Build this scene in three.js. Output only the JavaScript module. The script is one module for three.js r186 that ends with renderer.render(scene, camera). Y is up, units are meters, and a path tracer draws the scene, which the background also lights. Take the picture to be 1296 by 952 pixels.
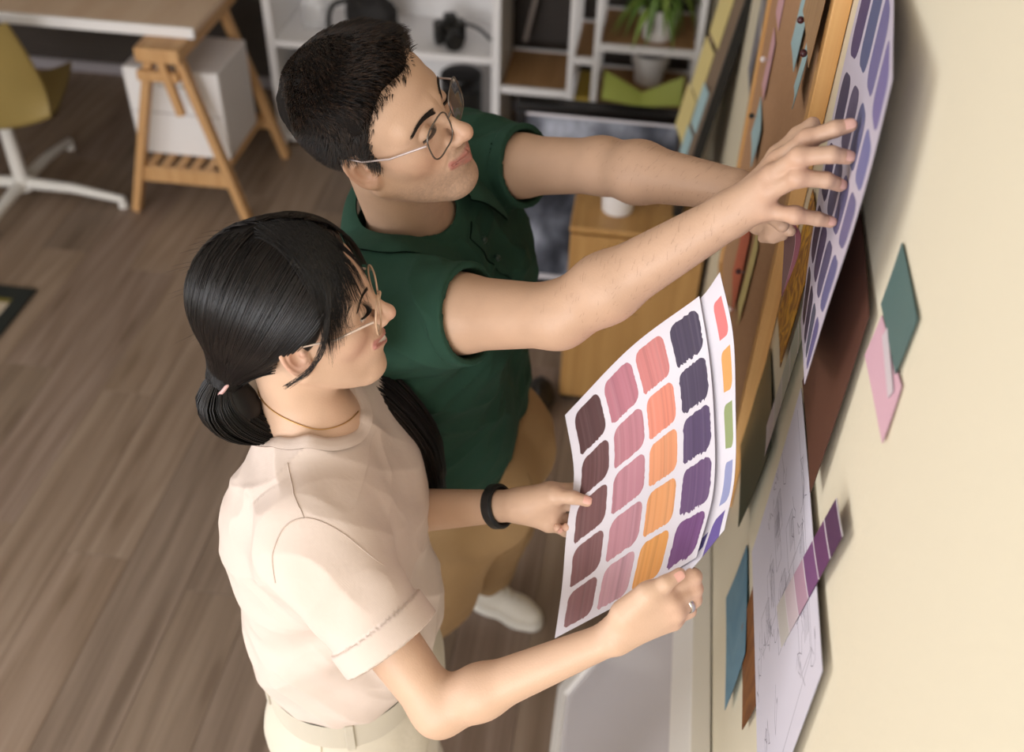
import * as THREE from 'three';
import { RoundedBoxGeometry } from 'three/addons/geometries/RoundedBoxGeometry.js';
import { mergeGeometries } from 'three/addons/utils/BufferGeometryUtils.js';
import { RectAreaLightUniformsLib } from 'three/addons/lights/RectAreaLightUniformsLib.js';

// ---------- camera, light, exposure ----------
const scene = new THREE.Scene();
const camera = new THREE.PerspectiveCamera(39.03, 1296 / 952, 0.05, 40);
camera.position.set(0, 2.4, 0);
camera.quaternion.setFromRotationMatrix(new THREE.Matrix4().makeBasis(
  new THREE.Vector3(0.98951, 0.02362, -0.14249), new THREE.Vector3(-0.11178, 0.75004, -0.65187), new THREE.Vector3(0.09148, 0.66096, 0.74482)));
camera.focus = 1.3; camera.userData.fStop = 3.1;
const renderer = new THREE.WebGLRenderer({ antialias: true });
renderer.toneMapping = THREE.LinearToneMapping;
renderer.toneMappingExposure = 1.12;
renderer.shadowMap.enabled = true;
scene.background = new THREE.Color(0xe9eef5);
RectAreaLightUniformsLib.init();
function areaLight(color, power, width, height, from, to) {
  const l = new THREE.RectAreaLight(color, power, width, height);
  l.position.set(...from); l.lookAt(new THREE.Vector3(...to)); scene.add(l);
}
areaLight(0xf6f7fb, 3.6, 2.6, 1.7, [-3.36, 1.75, 0.5], [0, 1.75, 0.5]);      // daylight of the big window in the left wall
areaLight(0xf6f7fb, 8.2, 2.4, 1.7, [-1.4, 1.75, 2.86], [-1.4, 1.75, 0]);   // daylight of the window behind the camera

// ---------- helpers ----------
let seed = 12345;
const rnd = () => { seed = (seed * 1664525 + 1013904223) >>> 0; return seed / 4294967296; };
const rr = (a, b) => a + (b - a) * rnd();
const V = (x, y, z) => new THREE.Vector3(x, y, z);
const v3 = a => new THREE.Vector3(a[0], a[1], a[2]);
const clamp = (x, a = 0, b = 1) => x < a ? a : x > b ? b : x;
const mix = (a, b, t) => a + (b - a) * t;
const sstep = (a, b, x) => { const t = clamp((x - a) / (b - a)); return t * t * (3 - 2 * t); };
const taken = {};
function numbered(name) { const k = taken[name] = (taken[name] ?? -1) + 1; return k ? name + '_' + String(k).padStart(3, '0') : name; }
function mesh(name, geo, mat, parent) {
  const g = Array.isArray(geo) ? mergeAll(geo) : geo;
  const m = new THREE.Mesh(g, mat); m.name = name; m.castShadow = m.receiveShadow = true; parent.add(m); return m;
}
function mergeAll(list) {
  const plain = list.map(g => { const q = g.index ? g.toNonIndexed() : g; for (const k of Object.keys(q.attributes)) if (!['position', 'normal', 'uv'].includes(k)) q.deleteAttribute(k); return q; });
  return plain.length > 1 ? mergeGeometries(plain) : plain[0];
}
function thing(name, label, category, pos = [0, 0, 0], turn = 0, group) {
  const o = new THREE.Group(); o.name = numbered(name); o.position.set(...pos); o.rotation.y = turn; scene.add(o);
  o.userData = { label, category }; if (group) o.userData.group = group; return o;
}
function single(name, geo, mat, label, category, group) {
  const m = mesh(numbered(name), geo, mat, scene); m.userData = { label, category }; if (group) m.userData.group = group; return m;
}
function struct(name, geo, mat, label) { const m = mesh(name, geo, mat, scene); m.userData = { kind: 'structure', label, category: name.split('_')[0] }; return m; }
// a bevelled box with uv in metres
function box(x0, x1, y0, y1, z0, z1, r = 0.003) {
  const w = x1 - x0, h = y1 - y0, d = z1 - z0, g = r > 0 ? new RoundedBoxGeometry(w, h, d, 1, Math.min(r, w / 2.01, h / 2.01, d / 2.01)) : new THREE.BoxGeometry(w, h, d);
  g.translate((x0 + x1) / 2, (y0 + y1) / 2, (z0 + z1) / 2); return boxUV(g);
}
function boxUV(g) {
  const p = g.attributes.position, n = g.attributes.normal, uv = new Float32Array(p.count * 2);
  for (let i = 0; i < p.count; i++) {
    const ax = Math.abs(n.getX(i)), ay = Math.abs(n.getY(i)), az = Math.abs(n.getZ(i));
    if (ay >= ax && ay >= az) { uv[2 * i] = p.getX(i); uv[2 * i + 1] = p.getZ(i); } else if (ax >= az) { uv[2 * i] = p.getY(i); uv[2 * i + 1] = p.getZ(i); } else { uv[2 * i] = p.getX(i); uv[2 * i + 1] = p.getY(i); }
  }
  g.setAttribute('uv', new THREE.BufferAttribute(uv, 2)); return g;
}
// a bar with a rectangular section between two points
function bar(a, b, w, h, r = 0.004, side) {
  const A = v3(a), B = v3(b), L = A.distanceTo(B), g = boxUV(new RoundedBoxGeometry(w, L, h, 1, r));
  const y = B.clone().sub(A).normalize(); let x = side ? v3(side) : V(1, 0, 0); x.addScaledVector(y, -x.dot(y)).normalize(); const z = x.clone().cross(y);
  const m = new THREE.Matrix4().makeBasis(x, y, z); m.setPosition(A.add(B).multiplyScalar(0.5)); return g.applyMatrix4(m);
}
function tube(pts, r, seg = 24, sides = 8, closed = false) {
  return new THREE.TubeGeometry(new THREE.CatmullRomCurve3(pts.map(p => p.isVector3 ? p : v3(p)), closed, 'centripetal'), seg, r, sides, closed);
}
function taper(pts, radii, sides = 5) { // tube whose radius changes along the points
  const P = pts, n = P.length, pos = [], nor = [], uv = [], idx = []; let side = null;
  for (let i = 0; i < n; i++) {
    const t = P[Math.min(i + 1, n - 1)].clone().sub(P[Math.max(i - 1, 0)]).normalize();
    if (!side) side = Math.abs(t.y) < 0.9 ? V(0, 1, 0) : V(1, 0, 0);
    side.addScaledVector(t, -side.dot(t)).normalize(); const b = t.clone().cross(side), r = radii(i / (n - 1));
    for (let k = 0; k <= sides; k++) { const a = k / sides * 6.2832, d = side.clone().multiplyScalar(Math.cos(a)).addScaledVector(b, Math.sin(a)); pos.push(P[i].x + d.x * r, P[i].y + d.y * r, P[i].z + d.z * r); nor.push(d.x, d.y, d.z); uv.push(k / sides, i / n); }
    if (i) for (let k = 0; k < sides; k++) { const o = (i - 1) * (sides + 1) + k, q = o + sides + 1; idx.push(o, o + 1, q, o + 1, q + 1, q); }
  }
  const g = new THREE.BufferGeometry(); g.setAttribute('position', new THREE.Float32BufferAttribute(pos, 3)); g.setAttribute('normal', new THREE.Float32BufferAttribute(nor, 3)); g.setAttribute('uv', new THREE.Float32BufferAttribute(uv, 2)); g.setIndex(idx); return g;
}
function lathe(profile, seg = 32) { return new THREE.LatheGeometry(profile.map(([r, y]) => new THREE.Vector2(r, y)), seg); }
// ---------- noise ----------
const hash3 = (x, y, z) => { let h = Math.imul(x, 374761393) ^ Math.imul(y, 668265263) ^ Math.imul(z, 2147483647 - 61); h = Math.imul(h ^ (h >>> 13), 1274126177); return ((h ^ (h >>> 16)) >>> 0) / 4294967296; };
function noise(x, y, z = 0) {
  const X = Math.floor(x), Y = Math.floor(y), Z = Math.floor(z); let u = x - X, v = y - Y, w = z - Z; u = u * u * (3 - 2 * u); v = v * v * (3 - 2 * v); w = w * w * (3 - 2 * w);
  const l = (a, b, t) => a + (b - a) * t, h = (i, j, k) => hash3(X + i, Y + j, Z + k);
  return l(l(l(h(0, 0, 0), h(1, 0, 0), u), l(h(0, 1, 0), h(1, 1, 0), u), v), l(l(h(0, 0, 1), h(1, 0, 1), u), l(h(0, 1, 1), h(1, 1, 1), u), v), w) * 2 - 1;
}
const fbm = (x, y, z = 0, o = 4) => { let s = 0, a = 0.5; for (let i = 0; i < o; i++) { s += a * noise(x, y, z); x *= 2.03; y *= 2.03; z *= 2.03; a *= 0.5; } return s; };
function dataTex(w, h, fn, srgb = true) {
  const d = new Uint8Array(w * h * 4);
  for (let y = 0; y < h; y++) for (let x = 0; x < w; x++) { const c = fn(x / w, y / h), o = (y * w + x) * 4; d[o] = clamp(c[0]) * 255; d[o + 1] = clamp(c[1]) * 255; d[o + 2] = clamp(c[2]) * 255; d[o + 3] = 255; }
  const t = new THREE.DataTexture(d, w, h); t.magFilter = THREE.LinearFilter; t.minFilter = THREE.LinearMipmapLinearFilter; t.wrapS = t.wrapT = THREE.RepeatWrapping; if (srgb) t.colorSpace = THREE.SRGBColorSpace; t.needsUpdate = true; return t;
}
function canvasTex(w, h, draw) {
  const c = document.createElement('canvas'); c.width = w; c.height = h; const g = c.getContext('2d'); draw(g, w, h);
  const t = new THREE.CanvasTexture(c); t.colorSpace = THREE.SRGBColorSpace; t.wrapS = t.wrapT = THREE.ClampToEdgeWrapping; return t;
}
const hex = c => [(c >> 16 & 255) / 255, (c >> 8 & 255) / 255, (c & 255) / 255];
const std = (color, rough = 0.6, extra = {}) => new THREE.MeshStandardMaterial({ color, roughness: rough, ...extra });
function woodTex(light, dark, scaleAcross, s, knots = 0) { // grain runs along v
  const a = hex(light), b = hex(dark);
  return dataTex(160, 320, (u, v) => {
    let x = u * scaleAcross + s * 7.3; const wob = fbm(x * 1.3, v * 1.6 + s, s, 3) * 0.9; let r = Math.sin((x + wob) * 9) * 0.5 + 0.5;
    let k = clamp(0.3 + 0.35 * r + 0.45 * fbm(x * 14, v * 3, s, 3) + 0.35 * fbm(u * 2, v * 2, s + 5, 3));
    if (knots) for (let i = 0; i < knots; i++) { const kx = hash3(i, s * 10 | 0, 3), ky = hash3(i, s * 10 | 0, 9), dx = (u - kx) * 2.2, dy = (v - ky) * 5.0, d = Math.hypot(dx, dy * 0.55); k += 0.75 * Math.exp(-d * d * 60) + 0.3 * Math.exp(-dx * dx * 30) * Math.exp(-dy * dy * 0.9); }
    return [0, 1, 2].map(i => mix(a[i], b[i], clamp(k)));
  });
}
function fitTex(t, ru, rv, ou = 0, ov = 0) { const c = t.clone(); c.repeat.set(ru, rv); c.offset.set(ou, ov); c.needsUpdate = true; return c; }
// ---------- the room ----------
const WALL = 0.25, LEFT = -3.4, BACK = -4.62, FRONT = 2.9, TOP = 2.85;
const plasterBump = dataTex(256, 256, (u, v) => { const k = 0.5 + 0.35 * fbm(u * 40, v * 40, 1, 3) + 0.15 * noise(u * 9, v * 9); return [k, k, k]; }, false);
const wallMat = std(0xe2d8bf, 0.62, { bumpMap: fitTex(plasterBump, 4, 4), bumpScale: 0.0004 });
const whiteWall = std(0xe6e0d4, 0.8), trimWhite = std(0xe9e6e2, 0.45);
struct('wall_right', box(WALL, WALL + 0.15, 0, TOP, BACK - 0.15, FRONT + 0.15, 0), wallMat, 'cream painted wall hung with boards, cards and papers');
const stripe = dataTex(64, 256, (u, v) => { const k = 0.5 + 0.3 * Math.sin(v * 6.2832 * 16) + 0.2 * noise(u * 8, v * 60); return [k, k, k]; }, false);
struct('wall_back', box(LEFT, WALL, 0, TOP, BACK - 0.15, BACK, 0), std(0x4a423d, 0.7, { bumpMap: fitTex(stripe, 2, 2.8), bumpScale: 0.004 }), 'dark grey-brown ribbed wall behind desk and shelves');
const wallWithHole = (x0, x1, y0, y1, hx0, hx1, hy0, hy1, map) => [[x0, hx0, y0, y1], [hx1, x1, y0, y1], [hx0, hx1, y0, hy0], [hx0, hx1, hy1, y1]].map(map);
struct('wall_left', wallWithHole(BACK - 0.15, FRONT + 0.15, 0, TOP, -0.8, 1.8, 0.9, 2.6, ([a, b, c, d]) => box(LEFT - 0.2, LEFT, c, d, a, b, 0)), whiteWall, 'white wall with a wide window');
struct('wall_front', wallWithHole(LEFT, WALL, 0, TOP, -2.6, -0.2, 0.9, 2.6, ([a, b, c, d]) => box(a, b, c, d, FRONT, FRONT + 0.2, 0)), whiteWall, 'white wall with a window, behind the viewer');
struct('ceiling', box(LEFT - 0.2, WALL + 0.15, TOP, TOP + 0.15, BACK - 0.15, FRONT + 0.2, 0), std(0xefece6, 0.9), 'white ceiling');
function windowFrame(name, label, place) {
  const g = new THREE.Group(); g.name = name; g.userData = { kind: 'structure', label, category: 'window' }; scene.add(g); place(g);
  const w = name === 'window_1' ? 2.6 : 2.4, h = 1.7, f = 0.06;
  mesh('window_frame', [box(-w / 2, w / 2, 0, f, -0.03, 0.03), box(-w / 2, w / 2, h - f, h, -0.03, 0.03), box(-w / 2, -w / 2 + f, f, h - f, -0.03, 0.03), box(w / 2 - f, w / 2, f, h - f, -0.03, 0.03), box(-f / 2, f / 2, f, h - f, -0.03, 0.03)], trimWhite, g);
  const glass = new THREE.MeshPhysicalMaterial({ color: 0xffffff, roughness: 0, transmission: 1, thickness: 0, ior: 1.45 });
  for (const s of [-1, 1]) mesh('pane', box(s < 0 ? -w / 2 + f : f / 2, s < 0 ? -f / 2 : w / 2 - f, f, h - f, -0.004, 0.004, 0), glass, g);
}
windowFrame('window_1', 'wide white window letting in the daylight', g => { g.position.set(LEFT - 0.14, 0.9, 0.5); g.rotation.y = Math.PI / 2; });
windowFrame('window_2', 'white window behind the viewer', g => g.position.set(-1.4, 0.9, FRONT + 0.14));
struct('baseboard_back', box(LEFT, WALL, 0, 0.055, BACK, BACK + 0.018, 0.004), std(0xa9a3a8, 0.5), 'pale grey baseboard along dark wall');
// floor: planks laid along the room, each a board of its own over a sub-floor
const floor = new THREE.Group(); floor.name = 'floor'; floor.userData = { kind: 'structure', label: 'greyish brown laminate plank floor', category: 'floor' }; scene.add(floor);
mesh('subfloor', box(LEFT - 0.2, WALL + 0.15, -0.12, -0.012, BACK - 0.15, FRONT + 0.2, 0), std(0x3a3029, 0.9), floor);
const plankMats = [];
for (let i = 0; i < 6; i++) { const t = woodTex([0x9a8676, 0x92806f, 0x9f8b7a, 0x8f7d6e, 0x978477, 0x9c8978][i], [0x75614f, 0x6e5c4d, 0x7a6654, 0x6b5a4c, 0x735f50, 0x786453][i], 1.6, i + 1.37, i % 2 ? 3 : 1); plankMats.push(std(0xffffff, 0.5, { map: t, bumpMap: t, bumpScale: 0.0006 })); }
{
  const W = 0.192, shapes = {};
  for (let c = 0; ; c++) {
    const x0 = LEFT + c * W; if (x0 > WALL - 0.01) break; const x1 = Math.min(x0 + W, WALL);
    let z = BACK - ((c * 0.47) % 1) * 1.25;
    while (z < FRONT) {
      const a = Math.max(z, BACK), b = Math.min(z + 1.25, FRONT); z += 1.25; if (b - a < 0.03) continue;
      const w = x1 - x0 - 0.0012, L = b - a - 0.0012, key = w.toFixed(3) + '|' + L.toFixed(3);
      if (!shapes[key]) { const g = new RoundedBoxGeometry(w, 0.012, L, 1, 0.001), p = g.attributes.position, uv = g.attributes.uv; for (let i = 0; i < p.count; i++) uv.setXY(i, (p.getX(i) + w / 2) / 0.192, (p.getZ(i) + L / 2) / 1.25); shapes[key] = g; }
      const m = mesh('plank', shapes[key], plankMats[Math.floor(rnd() * 6)], floor); m.position.set((x0 + x1) / 2, -0.006, (a + b) / 2); if (rnd() < 0.5) m.rotation.y = Math.PI;
    }
  }
}
// ---------- furniture at the back ----------
const beech = std(0xffffff, 0.5, { map: fitTex(woodTex(0xd0a573, 0xba8c5a, 2, 3.1), 5, 1.5) });
const beechDark = std(0xffffff, 0.55, { map: fitTex(woodTex(0xb78f62, 0x9a7248, 2, 5.2), 3, 1.2) });
const oak = std(0xffffff, 0.45, { map: fitTex(woodTex(0xc2975e, 0xa87d48, 3, 8.4), 3.2, 1.1) });
const whiteLac = std(0xece9e8, 0.4), steelWhite = std(0xe4e1dc, 0.35), black = std(0x15130f, 0.5), blackGloss = std(0x0c0b0c, 0.25);
{ // desk on a trestle
  const d = thing('desk', 'wooden desk top with white edge resting on a beech trestle', 'desk', [-2.0, 0, -3.9]);
  mesh('desk_top', box(-0.9, 0.35, 0.735, 0.762, -0.45, 0.34, 0.003), std(0xffffff, 0.5, { map: fitTex(woodTex(0xe6cdb3, 0xd6b79a, 2, 4.4), 2, 1.2) }), d);
  mesh('edge_band', box(-0.9, 0.35, 0.722, 0.763, 0.34, 0.356, 0.003), whiteLac, d);
}
{
  const t = thing('trestle', 'beech wooden trestle with A-shaped legs and slatted lower shelf', 'trestle', [-1.76, 0, -3.6]);
  const zf = 0.10, zb = -0.36; // front and rear frames
  mesh('top_bar', box(-0.085, 0.085, 0.665, 0.72, -0.46, 0.16, 0.006), beech, t);
  for (const z of [zf, zb]) for (const s of [-1, 1]) mesh('leg', bar([s * 0.05, 0.69, z], [s * 0.235, 0, z + 0.03 * Math.sign(z)], 0.034, 0.045, 0.006), beech, t);
  mesh('slide_bar', bar([0.0, 0.7, zf + 0.045], [0.05, 0.46, zf + 0.05], 0.032, 0.03, 0.005), beech, t);
  mesh('cross_block', box(-0.1, 0.06, 0.585, 0.625, zf + 0.02, zf + 0.05, 0.006), beech, t);
  mesh('lower_rail', box(-0.2, 0.2, 0.14, 0.205, zf + 0.006, zf + 0.03, 0.004), beech, t);
  mesh('lower_rail', box(-0.2, 0.2, 0.14, 0.205, zb - 0.03, zb - 0.006, 0.004), beech, t);
  for (let i = 0; i < 6; i++) mesh('slat', box(-0.165 + i * 0.06, -0.13 + i * 0.06, 0.19, 0.205, zb - 0.006, zf + 0.006, 0.003), beech, t);
}
{
  const c = thing('drawer_cabinet', 'white drawer box standing on the slatted shelf of the trestle', 'cabinet', [-1.79, 0.205, -3.575]);
  mesh('body', box(-0.19, 0.19, 0.004, 0.368, -0.325, -0.02, 0.006), std(0xd9d3d2, 0.45), c);
  const f = mesh('drawer_front', box(-0.19, 0.19, 0.004, 0.368, -0.019, 0.0, 0.005), whiteLac, c);
  mesh('handle', [box(-0.06, 0.06, 0.30, 0.31, 0.0, 0.014, 0.003)], steelWhite, f);
  mesh('groove', box(-0.18, 0.18, 0.185, 0.19, 0.0, 0.0015, 0), std(0xb9b3b3, 0.6), f);
  for (const [x, z] of [[-0.16, -0.04], [0.16, -0.04], [-0.16, -0.3], [0.16, -0.3]]) mesh('foot', box(x - 0.02, x + 0.02, 0, 0.005, z - 0.02, z + 0.02, 0.001), black, c);
}
{ // office chair
  const c = thing('swivel_chair', 'mustard shell chair on a white four-star base', 'chair', [-2.47, 0, -3.47], Math.PI + 0.2);
  for (let k = 0; k < 4; k++) { const a = k * Math.PI / 2 + 0.18, L = 0.42, e = [Math.cos(a) * L, 0.03, Math.sin(a) * L]; const l = mesh('base_leg', taper([V(0, 0.075, 0), V(e[0] * 0.5, 0.068, e[2] * 0.5), V(e[0], 0.034, e[2])], t => mix(0.026, 0.016, t), 8), steelWhite, c); mesh('glide', new THREE.CylinderGeometry(0.017, 0.02, 0.034, 14).translate(e[0] * 0.985, 0.017, e[2] * 0.985), steelWhite, l); }
  mesh('column', [new THREE.CylinderGeometry(0.024, 0.03, 0.34, 18).translate(0, 0.22, 0), new THREE.CylinderGeometry(0.036, 0.036, 0.06, 18).translate(0, 0.075, 0)], steelWhite, c);
  mesh('seat_bracket', [box(-0.13, 0.13, 0.375, 0.4, -0.03, 0.03), box(-0.03, 0.03, 0.375, 0.4, -0.13, 0.13)], black, c);
  const shell = (off) => { // bucket seat: pan plus low back, x is the back direction
    const g = new THREE.PlaneGeometry(1, 1, 28, 28), p = g.attributes.position;
    for (let i = 0; i < p.count; i++) {
      const u = p.getX(i) * 2, v = p.getY(i) + 0.5; // u across, v from front edge to top of the back
      const w = 0.265 * (1 - 0.35 * Math.pow(Math.abs(v - 0.45) * 1.5, 3)), ang = sstep(0.4, 0.75, v);
      let z = v < 0.5 ? 0.24 - v * 0.9 : -0.21 - (v - 0.5) * 0.18, y = 0.42 + 0.02 * Math.cos(v * 5) + Math.pow(Math.max(0, v - 0.42), 1.25) * 0.78;
      y += 0.05 * Math.pow(Math.abs(u), 2.6) * (1 - ang * 0.6); z += 0.09 * Math.pow(Math.abs(u), 2.2) * ang;
      p.setXYZ(i, u * w, y + off, z + off * ang);
    }
    g.computeVertexNormals(); return g;
  };
  const must = std(0x97824a, 0.55, { side: THREE.DoubleSide });
  mesh('seat_shell', [shell(0), shell(-0.012)], must, c);
}
{ // rug
  const rt = canvasTex(512, 512, (g, w, h) => { g.fillStyle = '#b9ab98'; g.fillRect(0, 0, w, h); g.strokeStyle = '#1b201d'; g.lineWidth = 26; g.strokeRect(13, 13, w - 26, h - 26); g.fillStyle = '#6d6320'; g.fillRect(26, 26, w - 52, 8); g.fillStyle = '#20231f'; for (let i = 0; i < 60; i++) { const x = 40 + rnd() * 420, y = 40 + rnd() * 420; g.beginPath(); g.ellipse(x, y, 12 + rnd() * 34, 5 + rnd() * 12, Math.floor(rnd() * 3) * 0.8, 0, 7); g.fill(); } });
  const g = boxUV(new RoundedBoxGeometry(1.1, 0.012, 1.5, 2, 0.005)), p = g.attributes.position, uv = g.attributes.uv; for (let i = 0; i < p.count; i++) uv.setXY(i, p.getX(i) / 1.1 + 0.5, 0.5 - p.getZ(i) / 1.5);
  const m = single('rug', g, std(0xffffff, 0.95, { map: rt }), 'flat woven rug with black border and dark leaf pattern', 'rug'); m.position.set(-2.68, 0.006, -2.13);
}
// white shelf unit with square compartments
{
  const s = thing('shelf_unit', 'white cube shelf unit holding camera gear', 'shelf', [0, 0, 0]);
  const z0 = -4.48, z1 = -4.1, T = 0.035;
  mesh('side_panel', box(-1.59, -1.59 + T, 0, 1.5, z0, z1), whiteLac, s); mesh('side_panel', box(-0.63, -0.63 + T, 0, 1.5, z0, z1), whiteLac, s);
  mesh('back_panel', box(-1.555, -0.63, 0.02, 1.48, z0, z0 + 0.012, 0), whiteLac, s);
  for (const y of [0.02, 0.46, 0.96, 1.465]) mesh('shelf_board', box(-1.555, -0.63, y, y + 0.028, z0 + 0.012, z1, 0.002), whiteLac, s);
}
{ // open rack with wooden boards
  const s = thing('open_rack', 'white framed rack with brown wooden boards and a plant', 'shelf', [0, 0, 0]);
  const z0 = -4.5, z1 = -4.1;
  for (const [x, t] of [[-0.315, 0.026], [-0.213, 0.026], [0.19, 0.026]]) for (const z of [z0, z1 - 0.026]) mesh('upright', box(x, x + t, 0, 1.5, z, z + 0.026, 0.002), whiteLac, s);
  const boards = [[-0.59, -0.315, 0.345], [-0.59, -0.315, 0.86], [-0.289, -0.213, 0.5], [-0.289, -0.213, 0.95], [-0.187, 0.19, 0.3], [-0.187, 0.19, 0.565], [-0.187, 0.19, 0.95]];
  for (const [a, b, y] of boards) { const f = mesh('board', box(a, b, y, y + 0.018, z0 + 0.02, z1 - 0.02, 0.001), std(0xffffff, 0.6, { map: beechDark.map }), s); mesh('edge', box(a, b, y - 0.006, y + 0.024, z1 - 0.02, z1, 0.002), whiteLac, f); mesh('edge', box(a, b, y - 0.006, y + 0.024, z0, z0 + 0.02, 0.002), whiteLac, f); }
  mesh('back_brace', bar([-0.54, 0.4, z0 + 0.01], [-0.36, 1.3, z0 + 0.01], 0.02, 0.012, 0.002), std(0x9c8f86, 0.5), s);
}
// things on the shelves
function plantPot(y, z, x, label, tall) {
  const p = thing('plant_pot', label, 'pot', [x, y, z]); p.scale.setScalar(1.2);
  mesh('pot', lathe([[0, 0.004], [0.045, 0.0], [0.05, 0.005], [0.057, 0.06], [0.06, 0.075], [0.066, 0.076], [0.069, 0.115], [0.063, 0.115], [0.058, 0.095], [0, 0.092]]), std(0xefebe8, 0.35), p);
  mesh('soil', new THREE.CylinderGeometry(0.058, 0.056, 0.006, 24).translate(0, 0.096, 0), std(0x3a2b1e, 0.95), p);
  const leafM = [std(0x5d7a35, 0.55, { side: THREE.DoubleSide }), std(0x7d9440, 0.55, { side: THREE.DoubleSide })];
  for (let i = 0; i < tall; i++) {
    const a = rr(0, 6.28), L = rr(0.08, 0.2), up = rr(0.03, 0.12), g = new THREE.PlaneGeometry(0.03, L, 2, 8), q = g.attributes.position;
    for (let k = 0; k < q.count; k++) { const t = clamp(q.getY(k) / L + 0.5), w = Math.sin(Math.PI * Math.pow(t, 0.7)) * 1.0 + 0.08, r = 0.02 + t * L * 0.8; const yy = 0.1 + up * Math.sin(t * 2.4) - 0.12 * t * t, xx = q.getX(k) * w; q.setXYZ(k, Math.cos(a) * r - Math.sin(a) * xx, yy + Math.abs(xx) * 0.25, Math.sin(a) * r + Math.cos(a) * xx); }
    g.computeVertexNormals(); mesh('leaf', g, leafM[i % 2], p);
  }
}
plantPot(0.583, -4.22, 0.035, 'white ribbed pot with trailing green plant on the rack board', 34);
plantPot(0.318, -4.37, 0.02, 'white pot on the lower rack board under the plant', 0);
{ // green bowl of folded felt: two flaring halves
  const g = new THREE.PlaneGeometry(1, 1, 30, 8), p = g.attributes.position;
  for (let i = 0; i < p.count; i++) { const u = p.getX(i) * 2, v = p.getY(i) + 0.5; const a = Math.abs(u); p.setXYZ(i, u * 0.165, 0.004 + a * (0.02 + 0.08 * v) + 0.035 * v * (1 - 0.4 * a), 0.02 - v * 0.05); }
  g.computeVertexNormals(); const m = single('green_tray', [g, g.clone().translate(0, -0.006, 0.002)], std(0xb4bf5c, 0.6, { side: THREE.DoubleSide }), 'lime green folded tray standing behind the framed picture', 'tray'); m.position.set(0.0, 0.327, -4.135);
}
{ // cameras and bag
  const c = thing('camera', 'black camera with lens lying on the white shelf', 'camera', [-0.83, 0.49, -4.24], 0.35);
  mesh('body', [box(-0.065, 0.065, 0, 0.085, -0.035, 0.035, 0.012), box(-0.07, -0.035, 0, 0.09, -0.02, 0.055, 0.012), box(-0.025, 0.03, 0.08, 0.115, -0.03, 0.03, 0.012)], black, c);
  const l = mesh('lens', new THREE.CylinderGeometry(0.034, 0.037, 0.1, 24).rotateX(Math.PI / 2).translate(0, 0.042, 0.08), black, c); mesh('ring', new THREE.TorusGeometry(0.036, 0.004, 8, 24).translate(0, 0.042, 0.12), blackGloss, l);
  mesh('strap', tube([[0.06, 0.07, 0], [0.12, 0.05, 0.02], [0.17, 0.012, 0.05], [0.2, 0.01, 0.0]], 0.008, 24, 6), black, c);
  const b = thing('camera_bag', 'soft black bag slumped on the white shelf', 'bag', [-1.17, 0.49, -4.26], -0.3);
  const g = new THREE.SphereGeometry(1, 36, 24), p = g.attributes.position; for (let i = 0; i < p.count; i++) { const x = p.getX(i), y = p.getY(i), z = p.getZ(i), n = 1 + 0.16 * fbm(x * 2, y * 2, z * 2); p.setXYZ(i, x * 0.13 * n, Math.max(-0.075, y * 0.095 * n) + 0.075, z * 0.075 * n); } g.computeVertexNormals();
  mesh('body', g, std(0x1a1716, 0.75), b); mesh('strap', tube([[-0.1, 0.12, 0], [-0.16, 0.1, 0.05], [-0.15, 0.02, 0.1], [-0.05, 0.01, 0.12]], 0.012, 24, 6), black, b);
  const w = thing('clear_jar', 'clear glass jar standing on the white shelf beside bag', 'jar', [-1.42, 0.49, -4.28]);
  mesh('glass', lathe([[0, 0], [0.06, 0], [0.065, 0.01], [0.065, 0.12], [0.055, 0.14], [0.05, 0.14], [0.058, 0.12], [0.058, 0.012], [0, 0.01]]), new THREE.MeshPhysicalMaterial({ color: 0xffffff, transmission: 0.9, roughness: 0.08, thickness: 0 }), w);
  const q = thing('lens_case', 'round black lens case inside lower white compartment', 'case', [-0.78, 0.05, -4.22]);
  mesh('body', lathe([[0, 0], [0.085, 0], [0.09, 0.01], [0.09, 0.24], [0.08, 0.25], [0, 0.25]]), black, q); mesh('lid', lathe([[0, 0.25], [0.092, 0.25], [0.092, 0.3], [0.08, 0.31], [0, 0.31]]), blackGloss, q);
  const r = thing('storage_box', 'grey-green storage box inside lower white compartment', 'box', [-1.4, 0.05, -4.28]);
  mesh('body', box(-0.12, 0.12, 0, 0.26, -0.14, 0.12, 0.01), std(0x6d726c, 0.7), r); mesh('lid', box(-0.125, 0.125, 0.26, 0.29, -0.145, 0.125, 0.008), std(0x7c817a, 0.7), r);
  const yb = single('yellow_book', box(-0.283, -0.22, 0.02, 0.33, -4.4, -4.14, 0.003), std(0xb59a3c, 0.6), 'yellow-spined book standing in the narrow rack bay', 'book');
}
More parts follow.
